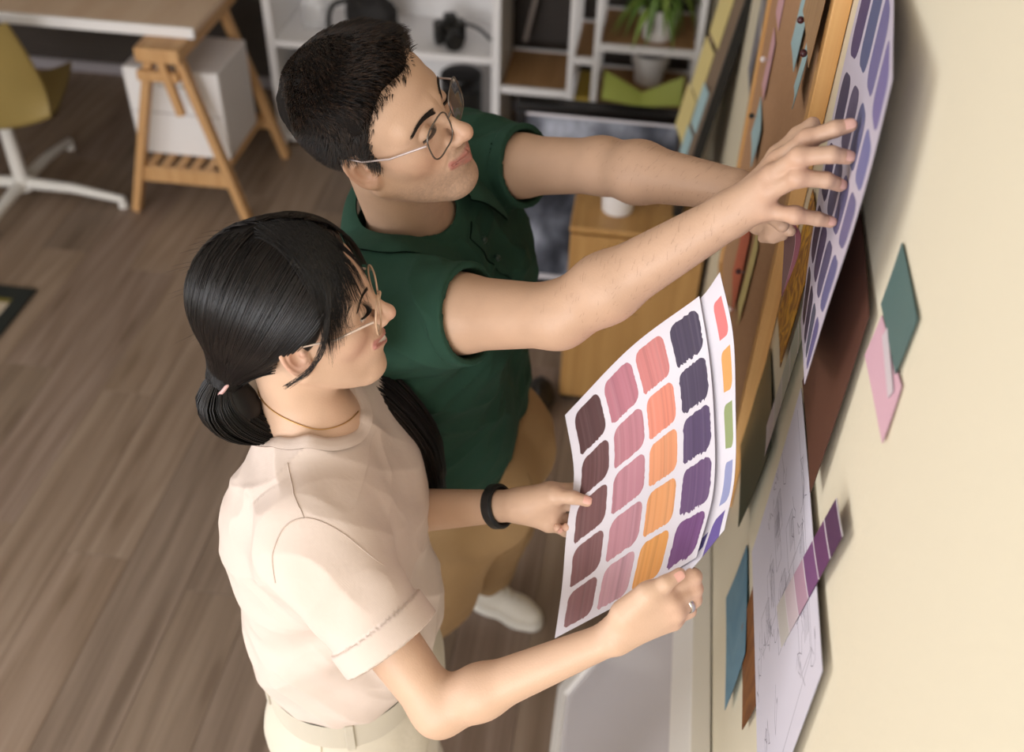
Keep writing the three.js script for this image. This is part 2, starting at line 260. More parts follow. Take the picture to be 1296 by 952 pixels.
{ // framed print on the floor
  const p = thing('framed_picture', 'black framed grey abstract print standing on the floor', 'picture', [-0.1, 0, -3.25]);
  const w = 0.31, h = 0.745, f = 0.03;
  mesh('frame', [box(-w, w, h - f, h, -0.04, 0.02), box(-w, w, 0, f, -0.04, 0.02), box(-w, -w + f, f, h - f, -0.04, 0.02), box(w - f, w, f, h - f, -0.04, 0.02)], blackGloss, p);
  mesh('mat_strip', box(-w + f, w - f, h - f - 0.016, h - f, -0.012, 0.006, 0), std(0xe6e0e4, 0.7), p); mesh('mat_strip', box(-w + f, w - f, f, f + 0.016, -0.012, 0.006, 0), std(0xe6e0e4, 0.7), p);
  const t = dataTex(256, 320, (u, v) => { const n = fbm(u * 4, v * 4, 2, 5) + 0.55 * fbm(u * 11, v * 9, 7, 4), k = clamp(0.44 + n * 0.75 + 0.18 * Math.sin(v * 9 + 3 * noise(u * 3, v * 2))); return [mix(0.12, 0.78, k), mix(0.13, 0.80, k), mix(0.16, 0.86, k)]; });
  const g = box(-w + f, w - f, f + 0.016, h - f - 0.016, -0.014, 0.0, 0), q = g.attributes.position, uv = g.attributes.uv; for (let i = 0; i < q.count; i++) uv.setXY(i, (q.getX(i) + w) / (2 * w), q.getY(i) / h);
  mesh('print', g, std(0xffffff, 0.3, { map: t }), p); mesh('backing', box(-w + f, w - f, f, h - f, -0.036, -0.016, 0), black, p);
}
{ // bedside cabinet
  const c = thing('wooden_cabinet', 'small light oak cabinet against the cream wall', 'cabinet', [0.035, 0, -2.75]);
  mesh('carcass', [box(-0.195, -0.177, 0.03, 0.665, -0.13, 0.125), box(0.177, 0.195, 0.03, 0.665, -0.13, 0.125), box(-0.177, 0.177, 0.03, 0.048, -0.13, 0.125), box(-0.177, 0.177, 0.03, 0.665, -0.13, -0.118)], oak, c);
  mesh('top', box(-0.2, 0.2, 0.665, 0.685, -0.135, 0.135, 0.004), oak, c);
  const d = mesh('door', box(-0.196, 0.196, 0.03, 0.662, 0.127, 0.145, 0.003), oak, c); mesh('knob', new THREE.SphereGeometry(0.012, 14, 10).translate(0.16, 0.38, 0.155), black, d);
  for (const [x, z] of [[-0.17, 0.1], [0.17, 0.1], [-0.17, -0.1], [0.17, -0.1]]) mesh('foot', new THREE.CylinderGeometry(0.022, 0.028, 0.03, 16).translate(x, 0.015, z), black, c);
  const k = thing('mug', 'white cup standing on the oak cabinet', 'cup', [-0.035, 0.685, -2.73]);
  mesh('cup', lathe([[0, 0], [0.042, 0], [0.046, 0.004], [0.052, 0.09], [0.05, 0.092], [0.047, 0.088], [0.042, 0.008], [0, 0.008]]), std(0xe9e5e4, 0.3), k);
  const sh = thing('shoes_bag', 'black bag lying on the floor beside oak cabinet', 'bag', [-0.225, 0, -2.56]);
  const g = new THREE.SphereGeometry(1, 28, 18), p = g.attributes.position; for (let i = 0; i < p.count; i++) { const x = p.getX(i), y = p.getY(i), z = p.getZ(i), n = 1 + 0.2 * fbm(x * 2 + 4, y * 2, z * 2); p.setXYZ(i, x * 0.05 * n, Math.max(-0.04, y * 0.05 * n) + 0.04, z * 0.1 * n); } g.computeVertexNormals();
  mesh('body', g, black, sh); mesh('handle', tube([[0, 0.07, -0.05], [0, 0.11, 0], [0, 0.07, 0.05]], 0.006, 16, 6), black, sh);
}
// ---------- boards, cards and papers ----------
// a sheet of paper: fn(u, v) gives its middle surface; it gets a real thickness and closed edges
function sheetGeo(fn, nu, nv, th = 0.0006) {
  const P = [], pos = [], uv = [], idx = [], row = nu + 1, count = row * (nv + 1);
  for (let j = 0; j <= nv; j++) for (let i = 0; i <= nu; i++) P.push(fn(i / nu, j / nv));
  const at = (i, j) => P[clamp(j, 0, nv) * row + clamp(i, 0, nu)], nrm = [];
  for (let j = 0; j <= nv; j++) for (let i = 0; i <= nu; i++) nrm.push(at(i + 1, j).clone().sub(at(i - 1, j)).cross(at(i, j + 1).clone().sub(at(i, j - 1))).normalize());
  const normals = [];
  for (const s of [1, -1]) P.forEach((p, k) => { const n = nrm[k]; pos.push(p.x + n.x * th / 2 * s, p.y + n.y * th / 2 * s, p.z + n.z * th / 2 * s); normals.push(n.x * s, n.y * s, n.z * s); uv.push((k % row) / nu, Math.floor(k / row) / nv); });
  for (let j = 0; j < nv; j++) for (let i = 0; i < nu; i++) { const a = j * row + i, b = a + 1, c = a + row, d = c + 1; idx.push(a, b, d, a, d, c, count + a, count + d, count + b, count + a, count + c, count + d); }
  const rim = []; for (let i = 0; i < nu; i++) rim.push(i); for (let j = 0; j < nv; j++) rim.push(j * row + nu); for (let i = nu; i > 0; i--) rim.push(nv * row + i); for (let j = nv; j > 0; j--) rim.push(j * row);
  rim.forEach((a, k) => { const b = rim[(k + 1) % rim.length]; idx.push(a, count + a, b, b, count + a, count + b); });
  const g = new THREE.BufferGeometry(); g.setAttribute('position', new THREE.Float32BufferAttribute(pos, 3)); g.setAttribute('normal', new THREE.Float32BufferAttribute(normals, 3)); g.setAttribute('uv', new THREE.Float32BufferAttribute(uv, 2)); g.setIndex(idx); return g;
}
// smooth surface through columns of control points
function loft(columns) {
  const curves = columns.map(c => new THREE.CatmullRomCurve3(c.map(v3), false, 'centripetal'));
  return (u, v) => { const pts = curves.map(c => c.getPoint(1 - v)); return pts.length === 2 ? pts[0].lerp(pts[1], u) : new THREE.CatmullRomCurve3(pts, false, 'centripetal').getPoint(u); };
}
// card on the wall: corners as [height, along] in the order far top, far bottom, near bottom, near top
function onWall(x, [a, b, c, d], lift = 0) {
  return sheetGeo((u, v) => { const L = (p, q, t) => mix(p, q, t), y = L(L(b[0], a[0], v), L(c[0], d[0], v), u), z = L(L(b[1], a[1], v), L(c[1], d[1], v), u); return V(x - lift * (u * u * 0.6 + (1 - v) * (1 - v) * 0.6), y, z); }, 10, 10, 0.0012);
}
const paper = (map, rough = 0.75) => std(0xe4e2e5, rough, { map });
const W0 = WALL - 0.0012;
{ // kraft board in a pine frame
  const b = thing('pin_board', 'kraft pin board in a pine frame fixed to the cream wall', 'board', [0, 0, 0]);
  const kraft = dataTex(256, 256, (u, v) => { const k = 0.5 + 0.5 * fbm(u * 60, v * 60, 3, 3) + 0.2 * noise(u * 200, v * 200); return [0.70 + 0.05 * k, 0.53 + 0.05 * k, 0.385 + 0.05 * k]; });
  const pine = std(0xffffff, 0.5, { map: fitTex(woodTex(0xdcae72, 0xc48f52, 1.5, 2.2), 12, 1.2) });
  const z0 = -2.14, z1 = -1.36, y0 = 0.93, y1 = 2.25, x0 = 0.226, f = 0.028;
  mesh('panel', box(x0 + 0.006, WALL - 0.001, y0 + f, y1 - f, z0 + f, z1 - f, 0), std(0xffffff, 0.85, { map: fitTex(kraft, 3, 3) }), b);
  const vert = (a, c) => { const g = box(x0, WALL - 0.001, y0, y1, a, c, 0.002), p = g.attributes.position, uv = g.attributes.uv; for (let i = 0; i < p.count; i++) uv.setXY(i, (p.getZ(i) + p.getX(i)), p.getY(i)); return g; };
  mesh('frame_bar', vert(z0, z0 + f), pine, b); mesh('frame_bar', vert(z1 - f, z1), pine, b);
  mesh('frame_bar', box(x0, WALL - 0.001, y0, y0 + f, z0 + f, z1 - f, 0.002), pine, b); mesh('frame_bar', box(x0, WALL - 0.001, y1 - f, y1, z0 + f, z1 - f, 0.002), pine, b);
}
const B0 = 0.2305;
const rect = (y0, y1, z0, z1, s = 0) => [[y1, z0 + s], [y0, z0], [y0, z1], [y1, z1 + s]];
const paleBlue = std(0xa9c6cb, 0.8), palePink = std(0xd9a9ae, 0.8), paleYellow = std(0xe2d08e, 0.8);
const veneer = woodTex(0xd0a878, 0xb0875a, 5, 11.5);
single('sample_card', onWall(B0, rect(1.686, 1.92, -1.68, -1.575, 0.02), 0.004), paleBlue, 'pale blue card with a torn lower corner pinned on the kraft board', 'card', 'pale blue cards on the kraft board');
single('sample_card', onWall(B0 - 0.002, rect(1.695, 1.86, -1.506, -1.432, 0.0), 0.012), paleBlue, 'pale blue card pinned beside the veneer sample on kraft board', 'card', 'pale blue cards on the kraft board');
single('sample_card', onWall(B0, rect(1.372, 1.45, -1.97, -1.83), 0.008), paleBlue, 'small pale blue card held by a black pin beside the far frame bar', 'card', 'pale blue cards on the kraft board');
single('veneer_sample', onWall(B0 - 0.006, rect(1.785, 2.08, -1.565, -1.372), 0.008), paper(veneer, 0.55), 'light wood veneer sample hanging on kraft board', 'veneer sample');
single('sticky_note', onWall(B0, rect(1.613, 1.76, -1.985, -1.9)), palePink, 'pink paper note high on the kraft board beside the far frame bar', 'note');
single('sticky_note', onWall(B0, rect(1.476, 1.59, -1.97, -1.895), 0.003), palePink, 'pink paper note with white pin on the kraft board', 'note');
single('sticky_note', onWall(B0, rect(1.17, 1.36, -1.67, -1.6, 0.03), 0.004), paleYellow, 'pale yellow paper note low on the kraft board', 'note');
single('sticky_note', onWall(B0, rect(1.42, 1.475, -1.71, -1.66, 0.02), 0.004), paleYellow, 'small yellow scrap on the kraft board above the forearm', 'note');
single('coral_card', onWall(B0, rect(1.12, 1.31, -1.84, -1.69), 0.006), std(0xc9694c, 0.7), 'coral red paint card low on the kraft board', 'card');
function pin(y, z, color, label, x = B0 - 0.004) {
  const p = thing('push_pin', label, 'pin', [x, y, z]); const m = std(color, 0.3);
  mesh('head', new THREE.SphereGeometry(0.0055, 16, 12).translate(-0.009, 0, 0), m, p);
  mesh('needle', new THREE.CylinderGeometry(0.0009, 0.0009, 0.012, 8).rotateZ(Math.PI / 2).translate(-0.003, 0, 0), std(0xbdbdbd, 0.3, { metalness: 1 }), p);
}
pin(1.775, -1.555, 0x4a1f24, 'dark red round pin at the torn pale blue card'); pin(1.772, -1.447, 0x4a1f24, 'dark red round pin at the blue card beside veneer', B0 - 0.006);
pin(1.418, -1.95, 0x17181a, 'black round pin in the small pale blue card'); pin(1.54, -1.94, 0xece6e2, 'white round pin in the pink note'); pin(1.235, -1.68, 0x4a1f24, 'dark red round pin at the coral card'); pin(1.13, -1.7, 0xece6e2, 'white round pin at the foot of the coral card');
{ // black framed board leaning against the wall on the oak cabinet
  const b = thing('notice_board', 'brown notice board with black frame leaning on oak cabinet', 'board', [0.135, 0.687, -2.715]);
  b.rotation.z = -Math.atan2(0.095, 0.6);
  const h = 0.7, L = 0.5, f = 0.02;
  mesh('panel', box(0, 0.012, f, h - f, -L + f, -f, 0), std(0x8c7763, 0.85), b);
  mesh('frame_bar', box(-0.006, 0.02, 0, h, -f, 0, 0.002), black, b); mesh('frame_bar', box(-0.006, 0.02, 0, h, -L, -L + f, 0.002), std(0x8a6f55, 0.6), b);
  mesh('frame_bar', box(-0.006, 0.02, 0, f, -L + f, -f, 0.002), black, b); mesh('frame_bar', box(-0.006, 0.02, h - f, h, -L + f, -f, 0.002), black, b);
}
function leaningNote(y, z, w, h, mat, label) { // paper on the leaning board
  const a = -Math.atan2(0.095, 0.6), m = single('memo_note', new THREE.BoxGeometry(0.001, h, w).translate(-0.001, h / 2, -w / 2).rotateY(0.2), mat, label, 'note'); m.rotation.z = a; m.position.set(0.133 - Math.sin(a) * y, 0.687 + Math.cos(a) * y, z + w / 2); return m;
}
leaningNote(0.43, -3.0, 0.12, 0.16, paleYellow, 'topmost yellow note on the brown notice board'); leaningNote(0.24, -3.04, 0.12, 0.16, paleYellow, 'middle yellow note on the brown notice board'); leaningNote(0.07, -3.09, 0.13, 0.15, paleYellow, 'lowest yellow note on the brown notice board');
leaningNote(0.22, -2.86, 0.07, 0.13, paleBlue, 'upper pale blue note on the brown notice board'); leaningNote(0.08, -2.9, 0.07, 0.11, paleBlue, 'lower pale blue note on the brown notice board'); leaningNote(0.015, -2.83, 0.06, 0.05, palePink, 'pink note at the foot of the brown notice board');
// prints between the two boards
{
  const t = canvasTex(128, 256, (g, w, h) => { g.fillStyle = '#8d8a92'; g.fillRect(0, 0, w, h); g.fillStyle = '#17161a'; g.beginPath(); g.ellipse(80, 190, 24, 60, 0.5, 0, 7); g.fill(); g.beginPath(); g.ellipse(40, 70, 18, 50, 0.3, 0, 7); g.fill(); g.strokeStyle = '#e2dcd6'; g.lineWidth = 12; g.beginPath(); g.ellipse(64, 120, 40, 34, 0.2, 0, 7); g.stroke(); });
  single('photo_print', onWall(W0, rect(1.28, 1.62, -2.46, -2.2), 0.004), paper(t, 0.4), 'grey photo print on the wall between the two boards', 'print');
}
// cards on the bare wall
const striped = (n, cols, gap) => canvasTex(64, 512, (g, w, h) => { g.fillStyle = '#efe9ea'; g.fillRect(0, 0, w, h); cols.forEach((c, i) => { g.fillStyle = c; g.fillRect(0, i * h / n + gap, w, h / n - gap * 2); }); });
single('paint_card', onWall(W0 - 0.001, [[1.865, -0.843], [1.795, -0.843], [1.799, -0.736], [1.863, -0.732]], 0.002), std(0x56706c, 0.55), 'grey teal paint card on the cream wall', 'card');
single('paint_card', onWall(W0, [[1.786, -0.837], [1.729, -0.846], [1.739, -0.711], [1.802, -0.717]], 0.002), std(0xd9aebb, 0.6), 'pink paint card tucked under the grey teal card', 'card');
single('tape_strip', onWall(W0 - 0.0028, [[1.80, -0.80], [1.785, -0.806], [1.772, -0.735], [1.786, -0.728]]), std(0xdccfd3, 0.3), 'whitish strip of tape joining teal and pink cards', 'tape');
single('color_sheet', onWall(W0 - 0.003, [[1.79, -1.03], [1.519, -1.045], [1.526, -0.846], [1.775, -0.85]], 0.008), std(0x5d3a2c, 0.5), 'dark brown paper sheet hanging under the purple pattern sheet', 'paper');
single('color_sheet', onWall(W0 - 0.002, [[1.33, -1.34], [1.09, -1.385], [1.092, -1.17], [1.325, -1.12]], 0.012), paper(dataTex(128, 128, (u, v) => { const k = 0.5 + 0.6 * fbm(u * 2.2, v * 2.2, 4, 3); return [mix(0.13, 0.33, k), mix(0.26, 0.36, k), mix(0.19, 0.30, k)]; }), 0.35), 'glossy dark green paper sheet below the yellow marbled sheet', 'paper');
single('color_sheet', onWall(W0 - 0.002, [[1.085, -1.141], [0.905, -1.171], [0.913, -0.947], [1.071, -0.945]], 0.008), paper(dataTex(128, 128, (u, v) => { const k = 0.5 + 0.5 * fbm(u * 6 + 2 * noise(v * 3, u * 2), v * 2, 2, 4); return [mix(0.36, 0.52, k), mix(0.56, 0.68, k), mix(0.66, 0.74, k)]; }), 0.5), 'blue brushed paper sheet lowest on the cream wall', 'paper');
single('veneer_sample', onWall(W0 - 0.001, [[1.19, -1.04], [1.04, -1.015], [1.042, -0.837], [1.15, -0.82]], 0.006), paper(woodTex(0xa9703a, 0x7c4a20, 3, 17.3, 1), 0.5), 'dark wood veneer sample between blue sheet and drawing', 'veneer sample');
single('drawing_sheet', onWall(W0 - 0.006, [[1.503, -1.05], [1.165, -1.06], [1.165, -0.62], [1.5, -0.632]], 0.006), paper(canvasTex(1024, 820, (g, w, h) => {
  g.fillStyle = '#e9e6ef'; g.fillRect(0, 0, w, h); g.strokeStyle = 'rgba(70,66,80,0.75)'; g.lineWidth = 2;
  for (let i = 0; i < 26; i++) { let x = rr(60, w - 80), y = rr(60, h - 80); g.beginPath(); g.moveTo(x, y); for (let k = 0; k < 8; k++) { x += rr(-60, 60); y += rr(-26, 26); g.lineTo(x, y); } g.stroke(); }
  for (let i = 0; i < 12; i++) { const x = rr(80, w - 260), y = rr(80, h - 200); g.strokeRect(x, y, rr(60, 220), rr(40, 140)); for (let k = 0; k < 5; k++) { g.beginPath(); g.moveTo(x, y + k * 12); g.lineTo(x + 120, y + k * 12 + 6); g.stroke(); } }
  g.beginPath(); g.moveTo(40, 60); g.lineTo(w - 120, 90); g.lineTo(w - 60, 500); g.stroke();
})), 'white sheet with pencil line drawings hanging on cream wall', 'drawing');
single('palette_strip', onWall(0.2375, [[1.616, -0.756], [1.315, -0.847], [1.322, -0.781], [1.618, -0.705]], -0.002), paper(striped(6, ['#5d3a5c', '#744571', '#875788', '#c9a3b5', '#e3d3d6', '#ddd9cf'], 3), 0.5), 'paint strip fading from purple to cream across the drawing', 'card');
single('palette_strip', onWall(W0 - 0.004, [[1.62, -1.165], [1.3, -1.192], [1.292, -1.135], [1.62, -1.1]], 0.006), paper(striped(6, ['#a9b59a', '#b4bfa8', '#bfc8b6', '#c8cfc0', '#d3d3cc', '#d8cfd0'], 3), 0.5), 'pale green paint strip below the yellow marbled sheet', 'card');
single('marbled_sheet', onWall(W0 - 0.002, [[1.64, -1.31], [1.407, -1.326], [1.414, -1.195], [1.64, -1.185]], 0.006), paper(dataTex(256, 384, (u, v) => { const q = fbm(u * 3, v * 4, 1, 3), k = 0.5 + 0.5 * Math.sin((u * 4 + v * 3 + q * 5) * 4 + 3 * fbm(u * 8, v * 9, 5, 3)); return [mix(0.55, 0.95, k), mix(0.30, 0.72, k), mix(0.02, 0.14, k)]; }), 0.35), 'golden yellow marbled paper sheet on cream wall', 'paper');
{ // purple pattern sheet held to the wall
  const t = canvasTex(768, 1024, (g, w, h) => {
    g.fillStyle = '#e3dbe8'; g.fillRect(0, 0, w, h); const dark = [52, 38, 52], lite = [138, 136, 190];
    for (let r = 0; r < 5; r++) for (let c = 0; c < 4; c++) {
      const x0 = 45 + c * 180, y0 = 30 + r * 198, W2 = 146, H2 = 164, R = 50, k = clamp((x0 / w) * 0.8 + (1 - y0 / h) * 0.45), e = [0, 1, 2].map(i => Math.round(mix(dark[i], lite[i], k) + rr(-7, 7)));
      g.fillStyle = `rgb(${e[0]},${e[1]},${e[2]})`; g.beginPath(); g.moveTo(x0 + R, y0); g.lineTo(x0 + W2 - R, y0 + rr(-3, 3)); g.quadraticCurveTo(x0 + W2, y0, x0 + W2, y0 + R); g.lineTo(x0 + W2 + rr(-3, 3), y0 + H2 - R); g.quadraticCurveTo(x0 + W2, y0 + H2, x0 + W2 - R, y0 + H2); g.lineTo(x0 + R, y0 + H2 + rr(-3, 3)); g.quadraticCurveTo(x0, y0 + H2, x0, y0 + H2 - R); g.lineTo(x0 + rr(-3, 3), y0 + R); g.quadraticCurveTo(x0, y0, x0 + R, y0); g.fill();
    }
  });
  const fn = loft([[[0.246, 1.98, -1.305], [0.244, 1.81, -1.29], [0.244, 1.706, -1.265], [0.242, 1.62, -1.21], [0.236, 1.555, -1.12]],
    [[0.241, 2.0, -1.15], [0.236, 1.86, -1.11], [0.233, 1.765, -1.08], [0.228, 1.67, -1.05], [0.225, 1.59, -1.0]],
    [[0.21, 2.0, -0.885], [0.207, 1.93, -0.862], [0.205, 1.866, -0.855], [0.205, 1.758, -0.87], [0.207, 1.65, -0.885]]]);
  single('pattern_sheet', sheetGeo(fn, 30, 40, 0.0007), paper(t, 0.6), 'white sheet painted with rows of purple swatches curling off the wall', 'paper');
}
{ // curled plum strip in the far hand
  const fn = loft([[[0.181, 1.698, -1.112], [0.19, 1.683, -1.12], [0.194, 1.66, -1.115], [0.197, 1.633, -1.105], [0.2, 1.61, -1.1]],
    [[0.197, 1.712, -1.1], [0.207, 1.695, -1.105], [0.209, 1.672, -1.102], [0.206, 1.642, -1.1], [0.201, 1.608, -1.098]]]);
  single('curled_card', sheetGeo(fn, 10, 24, 0.0008), paper(canvasTex(128, 64, (g, w, h) => { g.fillStyle = '#5e403a'; g.fillRect(0, 0, w, h); g.fillStyle = '#7d444c'; g.fillRect(88, 0, 40, h); g.fillStyle = '#b08f90'; g.fillRect(86, 0, 3, h); }), 0.55), 'plum and brown paper strip curling down from the hidden hand', 'card');
}
// sheets of paint swatches held by the woman
const colR = [['#5b3a3a', '#6f4a4a', '#7d5656', '#8a6263', '#9a7173'], ['#c67f8c', '#c98893', '#cb8f9b', '#cf98a2', '#d8a9b3'], ['#dc8a85', '#f3997f', '#f7a97a', '#f9b073', '#f8b062'], ['#4a4058', '#51465f', '#604f72', '#72577f', '#80558a']];
const colX = [0.055, 0.275, 0.5, 0.765], colW = [0.185, 0.195, 0.215, 0.21];
const swatchTex = canvasTex(1100, 1200, (g, w, h) => {
  g.fillStyle = '#f3f0f6'; g.fillRect(0, 0, w, h);
  colR.forEach((col, c) => col.forEach((color, r) => {
    const x0 = colX[c] * w, x1 = (colX[c] + colW[c]) * w, y0 = (0.035 + r * 0.193) * h, y1 = y0 + 0.168 * h, R = 46, e = [];
    const rough = c === 3 ? 9 : 4, P = (x, y, a) => e.push([x + rr(-rough, rough) * a, y + rr(-rough, rough) * a]);
    for (let i = 0; i <= 10; i++) P(mix(x0 + R, x1 - R, i / 10), y0, 0.5); for (let i = 1; i < 6; i++) { const a = i / 6 * 1.57; P(x1 - R + Math.sin(a) * R, y0 + R - Math.cos(a) * R, 0.2); }
    for (let i = 0; i <= 10; i++) P(x1, mix(y0 + R, y1 - R, i / 10), 0.4); for (let i = 1; i < 6; i++) { const a = i / 6 * 1.57; P(x1 - R + Math.cos(a) * R, y1 - R + Math.sin(a) * R, 0.2); }
    for (let i = 0; i <= 22; i++) P(mix(x1 - R, x0 + 14, i / 22), y1, 1); for (let i = 0; i <= 8; i++) P(x0, mix(y1 - 14, y0 + R, i / 8), 0.5); for (let i = 1; i < 6; i++) { const a = i / 6 * 1.57; P(x0 + R - Math.cos(a) * R, y0 + R - Math.sin(a) * R, 0.2); }
    g.fillStyle = color; g.beginPath(); e.forEach(([x, y], i) => i ? g.lineTo(x, y) : g.moveTo(x, y)); g.fill();
    g.save(); g.clip(); for (let i = 0; i < 16; i++) { g.fillStyle = i % 2 ? 'rgba(255,255,255,0.035)' : 'rgba(0,0,0,0.035)'; g.fillRect(rr(x0, x1), y0, rr(6, 24), y1 - y0); } g.restore();
  }));
});
const sheetCols = [[[-0.054, 1.417, -1.041], [-0.033, 1.365, -0.984], [-0.034, 1.315, -0.928], [-0.032, 1.250, -0.882], [-0.034, 1.191, -0.843]], [[0.023, 1.546, -1.044], [0.050, 1.486, -1.001], [0.062, 1.433, -0.949], [0.063, 1.388, -0.882], [0.055, 1.332, -0.818]], [[0.094, 1.645, -1.030], [0.114, 1.588, -0.989], [0.127, 1.54, -0.933], [0.133, 1.495, -0.861], [0.120, 1.454, -0.793]]];
single('swatch_sheet', sheetGeo(loft(sheetCols), 36, 36, 0.0006), paper(swatchTex, 0.65), 'white sheet with four columns of painted colour swatches held by both hands', 'paper');
{
  const off = (p, d) => [p[0] + d * 0.35, p[1] - d * 0.75, p[2] - d * 0.5];
  const L2 = sheetCols[1].map(p => off(p, 0.012)), M2 = sheetCols[2].map((p, i) => off(p, 0.007)), R2 = [[0.113, 1.680, -1.033], [0.136, 1.625, -0.994], [0.148, 1.566, -0.937], [0.155, 1.51, -0.872], [0.148, 1.478, -0.818]];
  L2[4] = [0.062, 1.312, -0.806]; M2[4] = [0.112, 1.43, -0.786];
  const fn = loft([L2, M2, R2]);
  const t = canvasTex(800, 1200, (g, w, h) => { g.fillStyle = '#f1eef5'; g.fillRect(0, 0, w, h); ['#ec8583', '#efb267', '#9fae77', '#9fa5cf', '#6d5aa0'].forEach((c, r) => { const y0 = (0.075 + r * 0.2) * h; g.fillStyle = c; g.beginPath(); g.moveTo(0.7 * w, y0 + 30); g.quadraticCurveTo(0.71 * w, y0, 0.76 * w, y0); g.lineTo(0.92 * w, y0 + 6); g.lineTo(0.93 * w, y0 + 0.13 * h); g.quadraticCurveTo(0.92 * w, y0 + 0.16 * h, 0.86 * w, y0 + 0.16 * h); g.lineTo(0.71 * w, y0 + 0.15 * h); g.fill(); }); g.fillStyle = '#5d5590'; g.fillRect(0.25 * w, 0.9 * h, 0.4 * w, 0.05 * h); });
  single('swatch_sheet', sheetGeo(fn, 30, 36, 0.0006), paper(t, 0.65), 'white sheet with coral, orange, green and blue swatches behind the larger swatch sheet', 'paper');
}
{ // white framed board on the floor, leaning on the wall
  const b = thing('white_board', 'white framed panel leaning against the cream wall', 'panel', [-0.039, 0.013, -1.52]); b.rotation.z = -Math.atan2(0.25, 0.68);
  const h = 0.735, L = 1.1, f = 0.05, fm = std(0xeae5de, 0.35);
  mesh('panel', box(0.004, 0.016, f, h - f, f, L - f, 0), std(0xcfc9ca, 0.18), b);
  for (const [a, c, d, e] of [[0, f, 0, L], [h - 0.085, h, 0, L], [f, h - 0.085, 0, f], [f, h - 0.085, L - f, L]]) mesh('frame_bar', box(-0.006, 0.036, a, c, d, e, 0.004), fm, b);
}
// ---------- people: smooth distance fields, meshed on a grid ----------
const smin = (a, b, k) => { const h = Math.max(k - Math.abs(a - b), 0) / k; return Math.min(a, b) - h * h * k * 0.25; };
const smax = (a, b, k) => -smin(-a, -b, k);
const ball = (x, y, z, r) => Math.sqrt(x * x + y * y + z * z) - r;
function ell(x, y, z, a, b, c) { const k0 = Math.sqrt(x * x / (a * a) + y * y / (b * b) + z * z / (c * c)), k1 = Math.sqrt(x * x / (a * a * a * a) + y * y / (b * b * b * b) + z * z / (c * c * c * c)); return k1 > 1e-9 ? k0 * (k0 - 1) / k1 : -Math.min(a, b, c); }
function capD(x, y, z, a, b, ra, rb) { const bx = b[0] - a[0], by = b[1] - a[1], bz = b[2] - a[2], px = x - a[0], py = y - a[1], pz = z - a[2]; const h = clamp((px * bx + py * by + pz * bz) / (bx * bx + by * by + bz * bz)); const dx = px - bx * h, dy = py - by * h, dz = pz - bz * h; return Math.sqrt(dx * dx + dy * dy + dz * dz) - (ra + (rb - ra) * h); }
// a bone: tapered capsule with its bounding ball; k is how softly it joins what came before
const bone = (a, b, ra, rb, k = 0.02) => { const c = [(a[0] + b[0]) / 2, (a[1] + b[1]) / 2, (a[2] + b[2]) / 2], R = Math.hypot(a[0] - b[0], a[1] - b[1], a[2] - b[2]) / 2 + Math.max(ra, rb); return { f: (x, y, z) => capD(x, y, z, a, b, ra, rb), k, c, R }; };
const blob = (c, r, f, k) => ({ f, k, c, R: r });
function union(list) { return (x, y, z) => { let d = 1e3; for (const p of list) { const q = Math.sqrt((x - p.c[0]) ** 2 + (y - p.c[1]) ** 2 + (z - p.c[2]) ** 2) - p.R; if (q > d + p.k) continue; const e = p.f(x, y, z); d = d > 900 ? e : smin(d, e, p.k); } return d > 900 ? 0.5 : d; }; }
